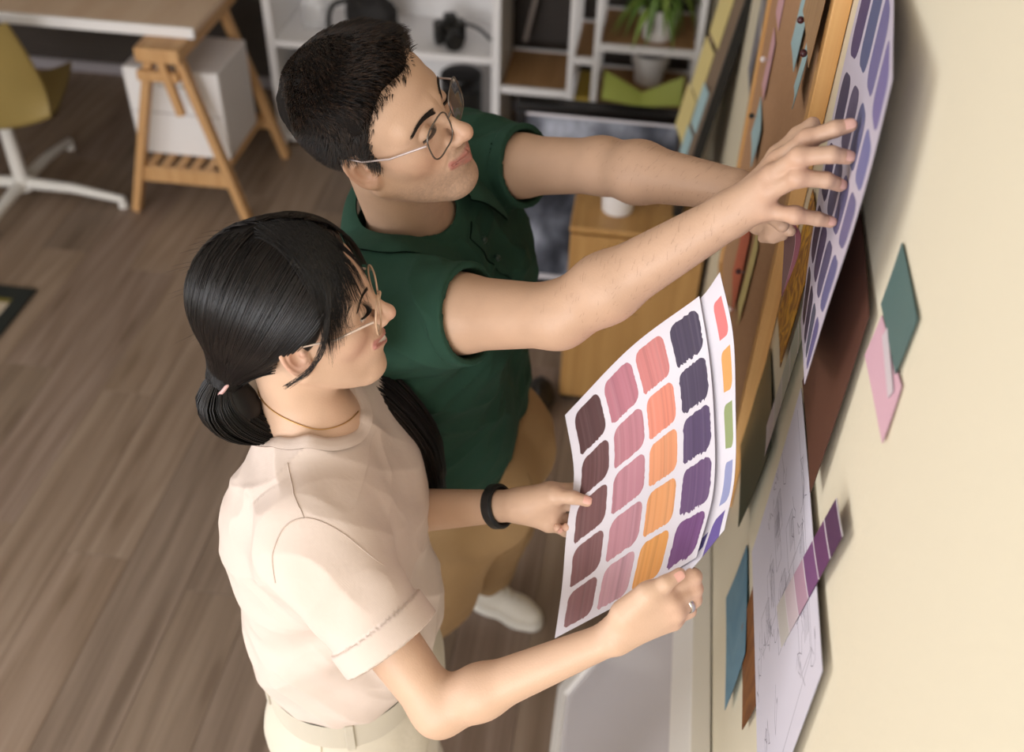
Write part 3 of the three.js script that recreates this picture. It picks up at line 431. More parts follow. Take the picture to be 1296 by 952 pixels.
// surface nets over the blocks the surface runs through
function fieldGeo(f, lo, hi, h, color, keep) {
  const n = [0, 1, 2].map(i => Math.ceil((hi[i] - lo[i]) / h / 8) * 8 + 1), [nx, ny, nz] = n, val = new Float32Array(nx * ny * nz).fill(9), id = new Int32Array(nx * ny * nz).fill(-1), sx = 1, sy = nx, sz = nx * ny, blocks = [];
  for (let k = 0; k < nz - 1; k += 8) for (let j = 0; j < ny - 1; j += 8) for (let i = 0; i < nx - 1; i += 8) { const d = f(lo[0] + (i + 4) * h, lo[1] + (j + 4) * h, lo[2] + (k + 4) * h); if (Math.abs(d) < h * 8 * 1.15) blocks.push([i, j, k]); }
  for (const [i, j, k] of blocks) for (let c = k; c <= k + 8; c++) for (let b = j; b <= j + 8; b++) for (let a = i; a <= i + 8; a++) { const o = a + b * sy + c * sz; if (val[o] === 9) val[o] = f(lo[0] + a * h, lo[1] + b * h, lo[2] + c * h) || 1e-7; }
  const pos = [], E = []; for (let b = 0; b < 8; b++) for (const d of [1, 2, 4]) if (!(b & d)) E.push([b, b | d]);
  const off = b => (b & 1 ? sx : 0) + (b & 2 ? sy : 0) + (b & 4 ? sz : 0), idx = [];
  for (const [i, j, k] of blocks) for (let c = k; c < k + 8; c++) for (let b = j; b < j + 8; b++) for (let a = i; a < i + 8; a++) {
    const o = a + b * sy + c * sz; let m = 0; for (let q = 0; q < 8; q++) if (val[o + off(q)] < 0) m |= 1 << q; if (m === 0 || m === 255) continue;
    let x = 0, y = 0, z = 0, t = 0; for (const [p, q] of E) { const u = val[o + off(p)], v = val[o + off(q)]; if ((u < 0) === (v < 0)) continue; const s = u / (u - v); x += (p & 1) + ((q & 1) - (p & 1)) * s; y += ((p >> 1) & 1) + (((q >> 1) & 1) - ((p >> 1) & 1)) * s; z += ((p >> 2) & 1) + (((q >> 2) & 1) - ((p >> 2) & 1)) * s; t++; }
    id[o] = pos.length / 3; pos.push(lo[0] + (a + x / t) * h, lo[1] + (b + y / t) * h, lo[2] + (c + z / t) * h);
  }
  const quad = (a, b, c, d, flip) => { if (a < 0 || b < 0 || c < 0 || d < 0) return; if (flip) idx.push(a, c, b, a, d, c); else idx.push(a, b, c, a, c, d); };
  for (const [i, j, k] of blocks) for (let c = k; c < k + 8; c++) for (let b = j; b < j + 8; b++) for (let a = i; a < i + 8; a++) {
    const o = a + b * sy + c * sz, s = val[o] < 0; if (val[o] === 9) continue;
    if (b > 0 && c > 0 && (val[o + sx] < 0) !== s) quad(id[o], id[o - sy], id[o - sy - sz], id[o - sz], s);
    if (a > 0 && c > 0 && (val[o + sy] < 0) !== s) quad(id[o], id[o - sz], id[o - sx - sz], id[o - sx], s);
    if (a > 0 && b > 0 && (val[o + sz] < 0) !== s) quad(id[o], id[o - sx], id[o - sx - sy], id[o - sy], s);
  }
  let tri = idx; if (keep) { tri = []; for (let t = 0; t < idx.length; t += 3) { const a = idx[t] * 3; if (keep(pos[a], pos[a + 1], pos[a + 2])) tri.push(idx[t], idx[t + 1], idx[t + 2]); } }
  // orient the faces outwards by the field
  const N = pos.length / 3, nor = new Float32Array(pos.length), col = color ? new Float32Array(pos.length) : null, e = h * 0.35;
  const used = new Uint8Array(N); for (const q of tri) used[q] = 1;
  for (let v = 0; v < N; v++) { if (!used[v]) continue; const x = pos[3 * v], y = pos[3 * v + 1], z = pos[3 * v + 2], A = f(x + e, y - e, z - e), B = f(x - e, y - e, z + e), C = f(x - e, y + e, z - e), D = f(x + e, y + e, z + e); let gx = A - B - C + D, gy = -A - B + C + D, gz = -A + B - C + D; const L = Math.hypot(gx, gy, gz) || 1; nor[3 * v] = gx / L; nor[3 * v + 1] = gy / L; nor[3 * v + 2] = gz / L; if (color) { const q = color(x, y, z, nor[3 * v], nor[3 * v + 1], nor[3 * v + 2]); col[3 * v] = q[0]; col[3 * v + 1] = q[1]; col[3 * v + 2] = q[2]; } }
  if (tri.length) { let vote = 0; for (let t = 0; t < Math.min(tri.length, 3000); t += 3) { const [a, b, c] = [tri[t] * 3, tri[t + 1] * 3, tri[t + 2] * 3]; const ux = pos[b] - pos[a], uy = pos[b + 1] - pos[a + 1], uz = pos[b + 2] - pos[a + 2], vx = pos[c] - pos[a], vy = pos[c + 1] - pos[a + 1], vz = pos[c + 2] - pos[a + 2]; vote += Math.sign((uy * vz - uz * vy) * nor[a] + (uz * vx - ux * vz) * nor[a + 1] + (ux * vy - uy * vx) * nor[a + 2]); } if (vote < 0) for (let t = 0; t < tri.length; t += 3) { const s = tri[t + 1]; tri[t + 1] = tri[t + 2]; tri[t + 2] = s; } }
  // uv in metres, by the way each face points; vertices are split where the direction changes
  const P = [], Nn = [], U = [], Cc = [], I = [], seen = new Map();
  for (let t = 0; t < tri.length; t += 3) { const a = tri[t] * 3, ax = Math.abs(nor[a]), ay = Math.abs(nor[a + 1]), az = Math.abs(nor[a + 2]), w = ay > ax && ay > az ? 1 : ax > az ? 0 : 2; for (let q = 0; q < 3; q++) { const v = tri[t + q], key = v * 3 + w; let k = seen.get(key); if (k === undefined) { k = P.length / 3; seen.set(key, k); const b = v * 3; P.push(pos[b], pos[b + 1], pos[b + 2]); Nn.push(nor[b], nor[b + 1], nor[b + 2]); U.push(w === 0 ? pos[b + 2] : pos[b], w === 1 ? pos[b + 2] : pos[b + 1]); if (col) Cc.push(col[b], col[b + 1], col[b + 2]); } I.push(k); } }
  const g = new THREE.BufferGeometry(); g.setAttribute('position', new THREE.Float32BufferAttribute(P, 3)); g.setAttribute('normal', new THREE.Float32BufferAttribute(Nn, 3)); g.setAttribute('uv', new THREE.Float32BufferAttribute(U, 2)); if (col) g.setAttribute('color', new THREE.Float32BufferAttribute(Cc, 3)); g.setIndex(I); return g;
}
const gradF = (f, p, e = 0.001) => V(f(p.x + e, p.y, p.z) - f(p.x - e, p.y, p.z), f(p.x, p.y + e, p.z) - f(p.x, p.y - e, p.z), f(p.x, p.y, p.z + e) - f(p.x, p.y, p.z - e)).normalize();
function snap(f, p, off = 0) { const q = p.clone(); for (let i = 0; i < 9; i++) q.addScaledVector(gradF(f, q), -(f(q.x, q.y, q.z) - off) * 0.75); return q; }
const seamOn = (f, pts, r, off = 0.0, n = 24) => { const c = new THREE.CatmullRomCurve3(pts.map(v3), false, 'centripetal'); return taper(c.getSpacedPoints(n).map(p => snap(f, p, off)), () => r, 5); };
const frameOf = (o, F, U, R, S) => ({ o, F, U, R, S,
  to: (x, y, z) => { const a = (x - o[0]) / S, b = (y - o[1]) / S, c = (z - o[2]) / S; return [a * F[0] + b * F[1] + c * F[2], a * U[0] + b * U[1] + c * U[2], a * R[0] + b * R[1] + c * R[2]]; },
  from: (a, b, c) => [0, 1, 2].map(i => o[i] + S * (a * F[i] + b * U[i] + c * R[i])) });
// ---------- the head: x forward, y up, z to the person's right, origin between the ears ----------
function headField(q) { // q: per-person proportions
  const ear = (x, y, z) => { // one ear, mirrored
    let a = x + 0.010, b = y - 0.004, c = z - 0.0735; const t = 0.22; let u = a * Math.cos(t) + b * Math.sin(t), v = -a * Math.sin(t) + b * Math.cos(t); const s = 0.42, w = c * Math.cos(s) + u * Math.sin(s); u = u * Math.cos(s) - c * Math.sin(s);
    u -= 0.006; const wid = 0.0165 + 0.10 * Math.max(0, v) * 0.12, hgt = 0.031; const e = Math.sqrt((u / wid) ** 2 + (v / hgt) ** 2);
    const plate = ell(u, v, w - 0.002, wid, hgt, 0.0052), ringD = Math.sqrt(((e - 0.9) * 0.019) ** 2 + (w - 0.0055) ** 2) - 0.0033, cut = u > 0.006 && v < 0.01 && v > -0.018 ? 1 : 0;
    let d = plate; if (!cut) d = smin(d, ringD, 0.003); d = smax(d, -ell(u - 0.001, v + 0.004, w - 0.008, 0.0085, 0.0125, 0.0075), 0.003); d = smax(d, -ell(u + 0.001, v - 0.017, w - 0.0085, 0.008, 0.006, 0.005), 0.003);
    d = smin(d, ball(u - 0.010, v + 0.003, w - 0.004, 0.0046), 0.004); d = smin(d, ell(u - 0.003, v + 0.025, w - 0.002, 0.0085, 0.0085, 0.0045), 0.006); return d;
  };
  return (x, y, z) => {
    const far = Math.sqrt((x - 0.01) ** 2 + (y - 0.012) ** 2 + z * z) - 0.155; if (far > 0.05) return far + 0.01;
    const az = Math.abs(z);
    let d = ell(x + 0.008, y - 0.052, az, 0.098, 0.083, 0.0745);
    d = smin(d, ell(x - 0.032, y - 0.052, az, 0.056, 0.066, 0.063), 0.03);
    d = smin(d, ell(x - 0.034, y + 0.02, az, 0.056, 0.083, q.faceW), 0.035);
    d = smin(d, ball(x - 0.054, y + 0.010 - 0.6 * q.smile, az - 0.040, 0.021), 0.035);
    d = smin(d, capD(x, y, az, [0.0, -0.038, 0.054 * q.jaw], [0.064, -0.09, 0.018 * q.jaw], 0.016, 0.0155), 0.032);
    d = smin(d, ell(x - 0.078, y + 0.092, az, 0.019, 0.0185, 0.022 * q.jaw), 0.022);
    d = smin(d, capD(x, y, az, [0.0895, 0.034, 0.008], [0.070, 0.037, 0.047], 0.0095 * q.brow, 0.0085), 0.018);
    d = smax(d, -ball(x - 0.103, y - 0.015, az - 0.032, 0.0185), 0.014);
    d = smin(d, ell(x - 0.076, y + 0.048, az, 0.026, 0.027, 0.031), 0.022);
    let nose = capD(x, y, az, [0.092, 0.026, 0], [0.1135, -0.013, 0], 0.0068, 0.0082); nose = smin(nose, ball(x - 0.1165, y + 0.0165, az, 0.0092 * q.nose), 0.012); nose = smin(nose, ell(x - 0.1045, y + 0.0205, az - 0.0105, 0.0095, 0.0075, 0.0065 * q.nose), 0.006); nose = smax(nose, -ell(x - 0.110, y + 0.0285, az - 0.0065, 0.0055, 0.0035, 0.0028), 0.003);
    d = smin(d, nose, 0.011);
    // lips
    const mw = q.mouth, up = q.smile;
    d = smin(d, capD(x, y, az, [0.1035, -0.0465, 0.003], [0.0905, -0.049 + up, mw], 0.0042 * q.lips, 0.0022), 0.006);
    d = smin(d, capD(x, y, az, [0.1015, -0.0585, 0.0], [0.0895, -0.0515 + up, mw], 0.0055 * q.lips, 0.002), 0.006);
    d = smax(d, -capD(x, y, az, [0.1085, -0.0522, 0], [0.0925, -0.0495 + up, mw + 0.002], q.open, 0.0009), 0.0025);
    // cheek fold beside the mouth
    d = smax(d, -capD(x, y, az, [0.1005, -0.026, 0.0175], [0.086, -0.046, mw + 0.012], 0.0005, 0.0003), 0.005);
    // eyes
    const ex = x - 0.0795, ey = y - 0.016, ez = az - 0.0315, eb = Math.sqrt(ex * ex + ey * ey + ez * ez);
    d = smin(d, eb - 0.0122, 0.0015);
    const lid = Math.max(eb - 0.0136, -(ey - q.lid - 0.10 * ex)); d = smin(d, lid, 0.003);
    const low = Math.max(eb - 0.0133, ey + 0.0058); d = smin(d, low, 0.004);
    return smin(d, ear(x, y, az), 0.006);
  };
}
function headColor(q, base) {
  return (x, y, z) => {
    const az = Math.abs(z), c = base.slice(), mixTo = (t, k) => { for (let i = 0; i < 3; i++) c[i] = mix(c[i], t[i], k); };
    const ex = x - 0.0795, ey = y - 0.016, ez = az - 0.0315, eb = Math.sqrt(ex * ex + ey * ey + ez * ez);
    const n = fbm(x * 60, y * 60, z * 60, 2); for (let i = 0; i < 3; i++) c[i] *= 1 + 0.05 * n;
    mixTo(q.blush, 0.5 * Math.exp(-((x - 0.07) ** 2 + (y + 0.018) ** 2 + (az - 0.042) ** 2) / 0.0006)); mixTo(q.blush, 0.55 * Math.exp(-((x - 0.118) ** 2 + (y + 0.018) ** 2 + z * z) / 0.00022)); mixTo(q.blush, 0.55 * sstep(0.066, 0.078, az) * sstep(0.04, 0.0, Math.abs(y)));
    const lu = capD(x, y, az, [0.1035, -0.0475, 0.0], [0.0905, -0.049 + q.smile, q.mouth], 0, 0), ll = capD(x, y, az, [0.102, -0.058, 0.0], [0.0895, -0.0515 + q.smile, q.mouth], 0, 0);
    mixTo(q.lip, sstep(0.0078, 0.0056, Math.min(lu, ll) / q.lips));
    if (q.open > 0.0015) { const mo = capD(x, y, az, [0.106, -0.0522, 0], [0.0925, -0.0495 + q.smile, q.mouth - 0.004], q.open, 0.0009); if (mo < 0.0006 && x < 0.1045) { c[0] = 0.75; c[1] = 0.68; c[2] = 0.6; } }
    if (q.stubble) { const s = sstep(-0.03, -0.06, y) * sstep(-0.01, 0.03, x) + 0.8 * Math.exp(-((x - 0.098) ** 2 + (y + 0.036) ** 2) / 0.00012) * sstep(0.03, 0.02, az); mixTo([0.25, 0.17, 0.13], clamp(s * 0.42 * (0.8 + 0.7 * noise(x * 500, y * 500, z * 500)))); }
    if (eb < 0.0130 && ey < q.lid + 0.10 * ex + 0.0006 && ey > -0.0063) { const gx = ex - 0.0122, gy = ey + 0.0015, gz = ez; const r = Math.sqrt(gx * gx * 0.3 + gy * gy + gz * gz); if (r < 0.0026) { c[0] = c[1] = c[2] = 0.01; } else if (r < 0.0058) { c[0] = 0.07; c[1] = 0.035; c[2] = 0.018; } else { c[0] = 0.55; c[1] = 0.5; c[2] = 0.46; } }
    return c;
  };
}
// a hand: metacarpals from the wrist, each finger its own chain
function handBones(wrist, mcp, pip, dip, tip, thumb, s) {
  const L = [], r = [0.0099, 0.0101, 0.0096, 0.0086];
  for (let i = 0; i < 4; i++) L.push(bone(wrist.map((w, k) => mix(w, mcp[i][k], 0.12)), mcp[i], 0.0165 * s, 0.0122 * s, i ? 0.014 : 0.02));
  for (let i = 0; i < 4; i++) { const k = r[i] * s; L.push(bone(mcp[i], pip[i], k * 1.12, k, 0.005)); L.push(bone(pip[i], dip[i], k, k * 0.9, 0.003)); L.push(bone(dip[i], tip[i], k * 0.9, k * 0.76, 0.003)); L.push(bone(pip[i], pip[i].map((v, j) => v + 1e-5 * j), k * 1.09, k * 1.09, 0.006)); }
  for (let i = 0; i + 1 < thumb.length; i++) { const k = mix(0.0155, 0.0098, i / (thumb.length - 2)) * s; L.push(bone(thumb[i], thumb[i + 1], k, i + 2 === thumb.length ? 0.0088 * s : mix(0.0155, 0.0098, (i + 1) / (thumb.length - 2)) * s, i ? 0.006 : 0.03)); }
  return L;
}
// a nail on the outside of a fingertip
function nailGeo(f, tip, dip, side, s = 1) {
  const T = v3(tip), ax = T.clone().sub(v3(dip)).normalize(), up = v3(side); up.addScaledVector(ax, -up.dot(ax)).normalize(); const lat = ax.clone().cross(up);
  return sheetGeo((u, v) => { const a = (u - 0.5) * 2, w = 0.0049 * s * (1 - 0.25 * Math.pow(Math.abs(v - 0.45) * 2, 3)); const p = T.clone().addScaledVector(ax, ((v - 0.45) * 0.0115 - 0.0035) * s).addScaledVector(lat, a * w).addScaledVector(up, 0.006 * s); const q = snap(f, p, 0.0005); return q; }, 6, 6, 0.0006);
}
const skinBump = dataTex(128, 128, (u, v) => { const k = 0.5 + 0.5 * fbm(u * 40, v * 40, 2, 2); return [k, k, k]; }, false);
const skinMat = () => new THREE.MeshPhysicalMaterial({ color: 0xffffff, vertexColors: true, roughness: 0.5, sheen: 0.25, sheenRoughness: 0.5, sheenColor: new THREE.Color(0.9, 0.45, 0.3), bumpMap: fitTex(skinBump, 18, 18), bumpScale: 0.0002 });
const weave = dataTex(128, 128, (u, v) => { const k = 0.5 + 0.22 * Math.sin(u * 6.2832 * 32) * Math.sin(v * 6.2832 * 32) + 0.3 * fbm(u * 16, v * 16, 4, 3); return [k, k, k]; }, false);
const clothMat = (color, bump = 0.0004) => new THREE.MeshPhysicalMaterial({ color, roughness: 0.9, specularIntensity: 0.4, sheen: 0.2, sheenRoughness: 0.6, sheenColor: new THREE.Color(color), bumpMap: fitTex(weave, 14, 14), bumpScale: bump });
// short hairs as thin tapered tubes merged into one mesh
function strandGeo(list, sides = 3) { // list of { p: [Vector3], r0, r1 }
  let nv = 0, ni = 0; for (const s of list) { nv += s.p.length * sides; ni += (s.p.length - 1) * sides * 6; }
  const pos = new Float32Array(nv * 3), nor = new Float32Array(nv * 3), idx = new Uint32Array(ni); let o = 0, q = 0; const t = V(0, 0, 0), a = V(0, 0, 0), b = V(0, 0, 0);
  for (const s of list) {
    const n = s.p.length, base = o; a.set(0.31, 0.92, 0.24);
    for (let i = 0; i < n; i++) {
      t.copy(s.p[Math.min(i + 1, n - 1)]).sub(s.p[Math.max(i - 1, 0)]).normalize(); a.addScaledVector(t, -a.dot(t)).normalize(); b.copy(t).cross(a); const r = mix(s.r0, s.r1, i / (n - 1));
      for (let k = 0; k < sides; k++) { const w = k / sides * 6.2832, c = Math.cos(w), d = Math.sin(w), x = a.x * c + b.x * d, y = a.y * c + b.y * d, z = a.z * c + b.z * d; pos[o * 3] = s.p[i].x + x * r; pos[o * 3 + 1] = s.p[i].y + y * r; pos[o * 3 + 2] = s.p[i].z + z * r; nor[o * 3] = x; nor[o * 3 + 1] = y; nor[o * 3 + 2] = z; o++; }
      if (i) for (let k = 0; k < sides; k++) { const u = base + (i - 1) * sides + k, w = base + (i - 1) * sides + (k + 1) % sides; idx[q++] = u; idx[q++] = w; idx[q++] = u + sides; idx[q++] = w; idx[q++] = w + sides; idx[q++] = u + sides; }
    }
  }
  const g = new THREE.BufferGeometry(); g.setAttribute('position', new THREE.BufferAttribute(pos, 3)); g.setAttribute('normal', new THREE.BufferAttribute(nor, 3)); g.setAttribute('uv', new THREE.BufferAttribute(new Float32Array(nv * 2), 2)); g.setIndex(new THREE.BufferAttribute(idx, 1)); return g;
}
function mergeColored(list) { return mergeGeometries(list); }
// eyeglasses in a head frame
function glasses(fr, label, look) {
  const t = thing('eyeglasses', label, 'glasses'), P = (a, b, c) => v3(fr.from(a, b, c)), rim = new THREE.MeshPhysicalMaterial(look.rim);
  const glass = new THREE.MeshPhysicalMaterial({ color: 0xffffff, transmission: 1, thickness: 0, roughness: 0, ior: 1.5 });
  for (const s of [1, -1]) {
    const ring = []; for (let i = 0; i < 40; i++) { const a = i / 40 * 6.2832, r = 1 / Math.pow(Math.pow(Math.abs(Math.cos(a)) / look.w, look.p) + Math.pow(Math.abs(Math.sin(a)) / look.h, look.p), 1 / look.p), cz = Math.cos(a) * r, cy = Math.sin(a) * r; const zz = 0.033 + cz; ring.push(P(look.x - 0.0022 * Math.pow(zz / 0.03, 2) + cy * 0.12, look.y + cy - (cy < 0 ? Math.abs(cz) * 0.08 : 0), s * zz)); }
    const f = mesh('rim', tube(ring, look.r, 80, 8, true), rim, t);
    const c = ring.reduce((m, p) => m.add(p), V(0, 0, 0)).multiplyScalar(1 / 40), g = new THREE.BufferGeometry(), pp = [], ii = []; [c, ...ring].forEach(p => pp.push(p.x, p.y, p.z)); for (let i = 0; i < 40; i++) ii.push(0, 1 + i, 1 + (i + 1) % 40); g.setAttribute('position', new THREE.Float32BufferAttribute(pp, 3)); g.setIndex(ii); g.computeVertexNormals(); g.setAttribute('uv', new THREE.BufferAttribute(new Float32Array(82), 2));
    mesh('lens', g, glass, t);
    const zx = 0.033 + look.w; mesh('temple', taper([P(look.x - 0.010, look.y + 0.008, s * zx), P(look.x - 0.018, look.y + 0.009, s * (zx + 0.004)), P(0.05, look.y + 0.008, s * 0.0755), P(0.012, look.y + 0.012, s * 0.0795), P(-0.008, 0.030, s * 0.0775), P(-0.024, 0.012, s * 0.077)], k => mix(look.r * 1.35, look.r * 1.0, k), 8), new THREE.MeshPhysicalMaterial(look.arm), t);
  }
  mesh('bridge', tube([P(look.x + 0.001, look.y + 0.004, 0.033 - look.w), P(look.x + 0.004, look.y + 0.008, 0), P(look.x + 0.001, look.y + 0.004, look.w - 0.033)], look.r * 1.1, 16, 8), rim, t);
  return t;
}
// ---------- the man ----------
{
  const fr = frameOf([-0.3214, 1.7324, -1.1905], [0.9185, 0.3283, 0.2203], [-0.375, 0.9, 0.2221], [-0.1253, -0.2866, 0.9498], 0.97);
  const q = { faceW: 0.056, jaw: 1.08, brow: 1.08, nose: 1.08, mouth: 0.025, smile: 0.0045, lips: 0.9, open: 0.0014, lid: -0.002, blush: [0.60, 0.30, 0.20], lip: [0.44, 0.15, 0.12], stubble: 1 }, skin = [0.56, 0.36, 0.245];
  const hf = headField(q), hc = headColor(q, skin), S = fr.S;
  const headW = (x, y, z) => { const p = fr.to(x, y, z); return hf(p[0], p[1], p[2]) * S; };
  const shR = [-0.322, 1.485, -1.135], elR = [-0.072, 1.585, -1.04], wrR = [0.109, 1.747, -1.045], shL = [-0.275, 1.535, -1.46], elL = [-0.045, 1.628, -1.34], wrL = [0.130, 1.692, -1.201];
  const mcp = [[0.156, 1.817, -1.059], [0.149, 1.812, -1.034], [0.147, 1.796, -1.026], [0.148, 1.773, -1.026]], pip = [[0.180, 1.850, -1.051], [0.171, 1.843, -1.023], [0.173, 1.824, -1.014], [0.179, 1.778, -1.014]], dip = [[0.205, 1.866, -1.048], [0.202, 1.852, -1.018], [0.202, 1.824, -1.014], [0.204, 1.774, -1.017]], tip = [[0.220, 1.870, -1.051], [0.220, 1.848, -1.023], [0.219, 1.815, -1.022], [0.219, 1.770, -1.020]];
  const thumb = [[0.127, 1.748, -1.069], [0.162, 1.795, -1.108], [0.180, 1.818, -1.117], [0.193, 1.833, -1.118]];
  const Lm = [[0.154, 1.697, -1.167], [0.158, 1.695, -1.153], [0.161, 1.688, -1.147], [0.161, 1.678, -1.145]], Lp = [[0.178, 1.711, -1.115], [0.180, 1.704, -1.109], [0.179, 1.696, -1.109], [0.175, 1.689, -1.109]], Lt = [[0.193, 1.702, -1.102], [0.186, 1.692, -1.107], [0.179, 1.682, -1.116], [0.166, 1.675, -1.122]], Ld = Lp.map((p, i) => p.map((v, k) => mix(v, Lt[i][k], 0.5)));
  const neckT = fr.from(-0.022, -0.055, 0), neckB = [-0.305, 1.515, -1.285];
  const chR = [-0.295, 1.37, -1.225], chL = [-0.275, 1.385, -1.40], waR = [-0.285, 1.12, -1.30], waL = [-0.275, 1.12, -1.43], peR = [-0.245, 0.93, -1.345], peL = [-0.235, 0.93, -1.475];
  const knR = [-0.33, 0.50, -1.41], anR = [-0.47, 0.09, -1.52], knL = [-0.235, 0.5, -1.62], anL = [-0.285, 0.09, -1.765];
  const m3 = (a, b, t) => a.map((v, i) => mix(v, b[i], t));
  const skinBones = [
    bone(chR, chL, 0.10, 0.10, 0.03), bone(chR, waR, 0.10, 0.095, 0.04), bone(chL, waL, 0.10, 0.095, 0.04), bone(waR, peR, 0.095, 0.10, 0.04), bone(waL, peL, 0.095, 0.10, 0.04), bone(shR, shL, 0.055, 0.055, 0.05),
    bone(peR, knR, 0.085, 0.052, 0.03), bone(knR, anR, 0.05, 0.035, 0.02), bone(peL, knL, 0.085, 0.052, 0.03), bone(knL, anL, 0.05, 0.035, 0.02),
    bone(m3(neckT, neckB, 0.0), neckB, 0.056, 0.062, 0.03), bone(neckB, shR, 0.055, 0.05, 0.04), bone(neckB, shL, 0.055, 0.05, 0.04),
    bone(shR, m3(shR, elR, 0.45), 0.053, 0.051, 0.03), bone(m3(shR, elR, 0.45), elR, 0.051, 0.039, 0.02), bone(elR, m3(elR, wrR, 0.3), 0.039, 0.0405, 0.02), bone(m3(elR, wrR, 0.3), wrR, 0.0405, 0.0265, 0.02),
    bone(shL, m3(shL, elL, 0.45), 0.048, 0.045, 0.03), bone(m3(shL, elL, 0.45), elL, 0.045, 0.038, 0.02), bone(elL, m3(elL, wrL, 0.3), 0.038, 0.0405, 0.02), bone(m3(elL, wrL, 0.3), wrL, 0.0405, 0.0265, 0.02),
    blob(fr.from(0.01, 0.012, 0), 0.16, headW, 0.018),
    ...handBones(wrR, mcp, pip, dip, tip, thumb, 1.0), ...handBones(wrL, Lm, Lp, Ld, Lt, [[0.143, 1.703, -1.158], [0.157, 1.725, -1.112], [0.180, 1.717, -1.088]], 0.95)];
  const body = union(skinBones);
  const nearHead = (x, y, z) => { const p = fr.to(x, y, z); return p; };
  const color = (x, y, z) => { const p = nearHead(x, y, z); if (Math.abs(p[0]) < 0.16 && Math.abs(p[1]) < 0.17 && Math.abs(p[2]) < 0.1) return hc(p[0], p[1], p[2]); const n = 1 + 0.07 * fbm(x * 45, y * 45, z * 45, 3); let k = 0; for (const j of [...pip, ...mcp, elR]) { const d = (x - j[0]) ** 2 + (y - j[1]) ** 2 + (z - j[2]) ** 2; k += 0.35 * Math.exp(-d / 0.00018); } for (const j of tip) k += 0.5 * Math.exp(-((x - j[0]) ** 2 + (y - j[1]) ** 2 + (z - j[2]) ** 2) / 0.00016); k = clamp(k, 0, 0.6); return [mix(skin[0] * n, 0.58, k), mix(skin[1] * n, 0.29, k), mix(skin[2] * n, 0.2, k)]; };
  const inHead = (x, y, z) => { const p = fr.to(x, y, z); return p[1] > -0.125 && Math.abs(p[0]) < 0.18 && Math.abs(p[2]) < 0.12; };
  const inHand = (x) => x > 0.105;
  const man = thing('person', 'man in dark green polo shirt and khaki trousers reaching up to the wall', 'person');
  const hb = fr.from(0.01, 0.012, 0);
  mesh('body', mergeColored([
    fieldGeo(body, [-0.62, 0.02, -1.95], [0.26, 1.84, -0.95], 0.005, color, (x, y, z) => !inHead(x, y, z) && !inHand(x - 0.002)),
    fieldGeo(body, hb.map(v => v - 0.17), hb.map(v => v + 0.17), 0.0021, color, (x, y, z) => inHead(x, y + 0.009, z)),
    fieldGeo(body, [0.09, 1.62, -1.25], [0.25, 1.93, -0.98], 0.0021, color, x => inHand(x + 0.006))]), skinMat(), man);
  const nailM = std(0xe4b3a1, 0.25);
  [0, 1, 2, 3].forEach(i => mesh('fingernail', nailGeo(body, m3(tip[i], dip[i], -0.1), dip[i], [-0.15, 0.65, 0.75], i === 3 ? 0.85 : 1), nailM, man));
  // polo shirt
  const sleeveR = m3(shR, elR, 0.53), sleeveL = m3(shL, elL, 0.5);
  const foldN = (x, y, z) => 0.006 * fbm(x * 10 + 3, y * 6 + z * 9, z * 10 - y * 3, 3) + 0.0055 * (1 - Math.abs(noise(x * 8 + y * 13, z * 13 - y * 6, 3)) * 2) + 0.003 * (1 - Math.abs(noise(x * 18 - y * 21, z * 20 + y * 9, 7)) * 2);
  const tors = union([bone(chR, chL, 0.124, 0.124, 0.03), bone(shR, shL, 0.078, 0.074, 0.08), bone(neckB, shR, 0.072, 0.07, 0.05), bone(neckB, shL, 0.072, 0.07, 0.05), bone(chR, waR, 0.122, 0.116, 0.05), bone(chL, waL, 0.122, 0.116, 0.05), bone(waR, [-0.28, 0.97, -1.34], 0.114, 0.116, 0.05), bone(waL, [-0.272, 0.97, -1.46], 0.114, 0.116, 0.05),
    bone([-0.36, 1.40, -1.12], [-0.24, 1.46, -1.09], 0.02, 0.012, 0.03), bone([-0.30, 1.37, -1.10], [-0.2, 1.45, -1.11], 0.014, 0.008, 0.025), bone([-0.2, 1.38, -1.22], [-0.16, 1.44, -1.34], 0.014, 0.01, 0.03)]);
  const cutEnd = (a, b, x, y, z) => { const u = [b[0] - a[0], b[1] - a[1], b[2] - a[2]], L = Math.hypot(...u); return ((x - b[0]) * u[0] + (y - b[1]) * u[1] + (z - b[2]) * u[2]) / L; };
  const shirt = (x, y, z) => {
    let d = tors(x, y, z), F = null; const fold = () => F ?? (F = foldN(x, y, z)); if (Math.abs(d) < 0.036) d -= fold() * sstep(0.036, 0.02, Math.abs(d));
    for (const [sh, sl, el, r0, r1] of [[shR, sleeveR, elR, 0.076, 0.0655], [shL, sleeveL, elL, 0.068, 0.0595]]) if ((x - sl[0]) ** 2 + (y - sl[1]) ** 2 + (z - sl[2]) ** 2 < 0.05) {
      const e = cutEnd(sh, sl, x, y, z), axis = capD(x, y, z, sh, el, 0, 0); let s = capD(x, y, z, sh, sl, r0, r1); if (Math.abs(s) < 0.036) s -= fold() * sstep(0.036, 0.02, Math.abs(s)) * sstep(0.0, -0.03, e) * 1.3; s = smax(s, e, 0.004); if (e > -0.03) s = Math.max(s, -(axis - r1 + 0.006));
      const band = Math.max(Math.abs(axis - r1) - 0.0042, Math.abs(e + 0.011) - 0.011); d = smin(d, smin(s, band, 0.002), 0.03 * sstep(0.005, -0.06, e) + 0.001); // sleeve with its ribbed cuff
    }
    d = smax(d, 0.98 - y + 0.006 * Math.sin(x * 9 + z * 6), 0.006); // hem
    // neck opening
    const n = capD(x, y, z, neckB, neckT, 0.068, 0.066); if (y > 1.44) d = smax(d, -n, 0.006);
    return d;
  };
  const green = clothMat(0x274437);
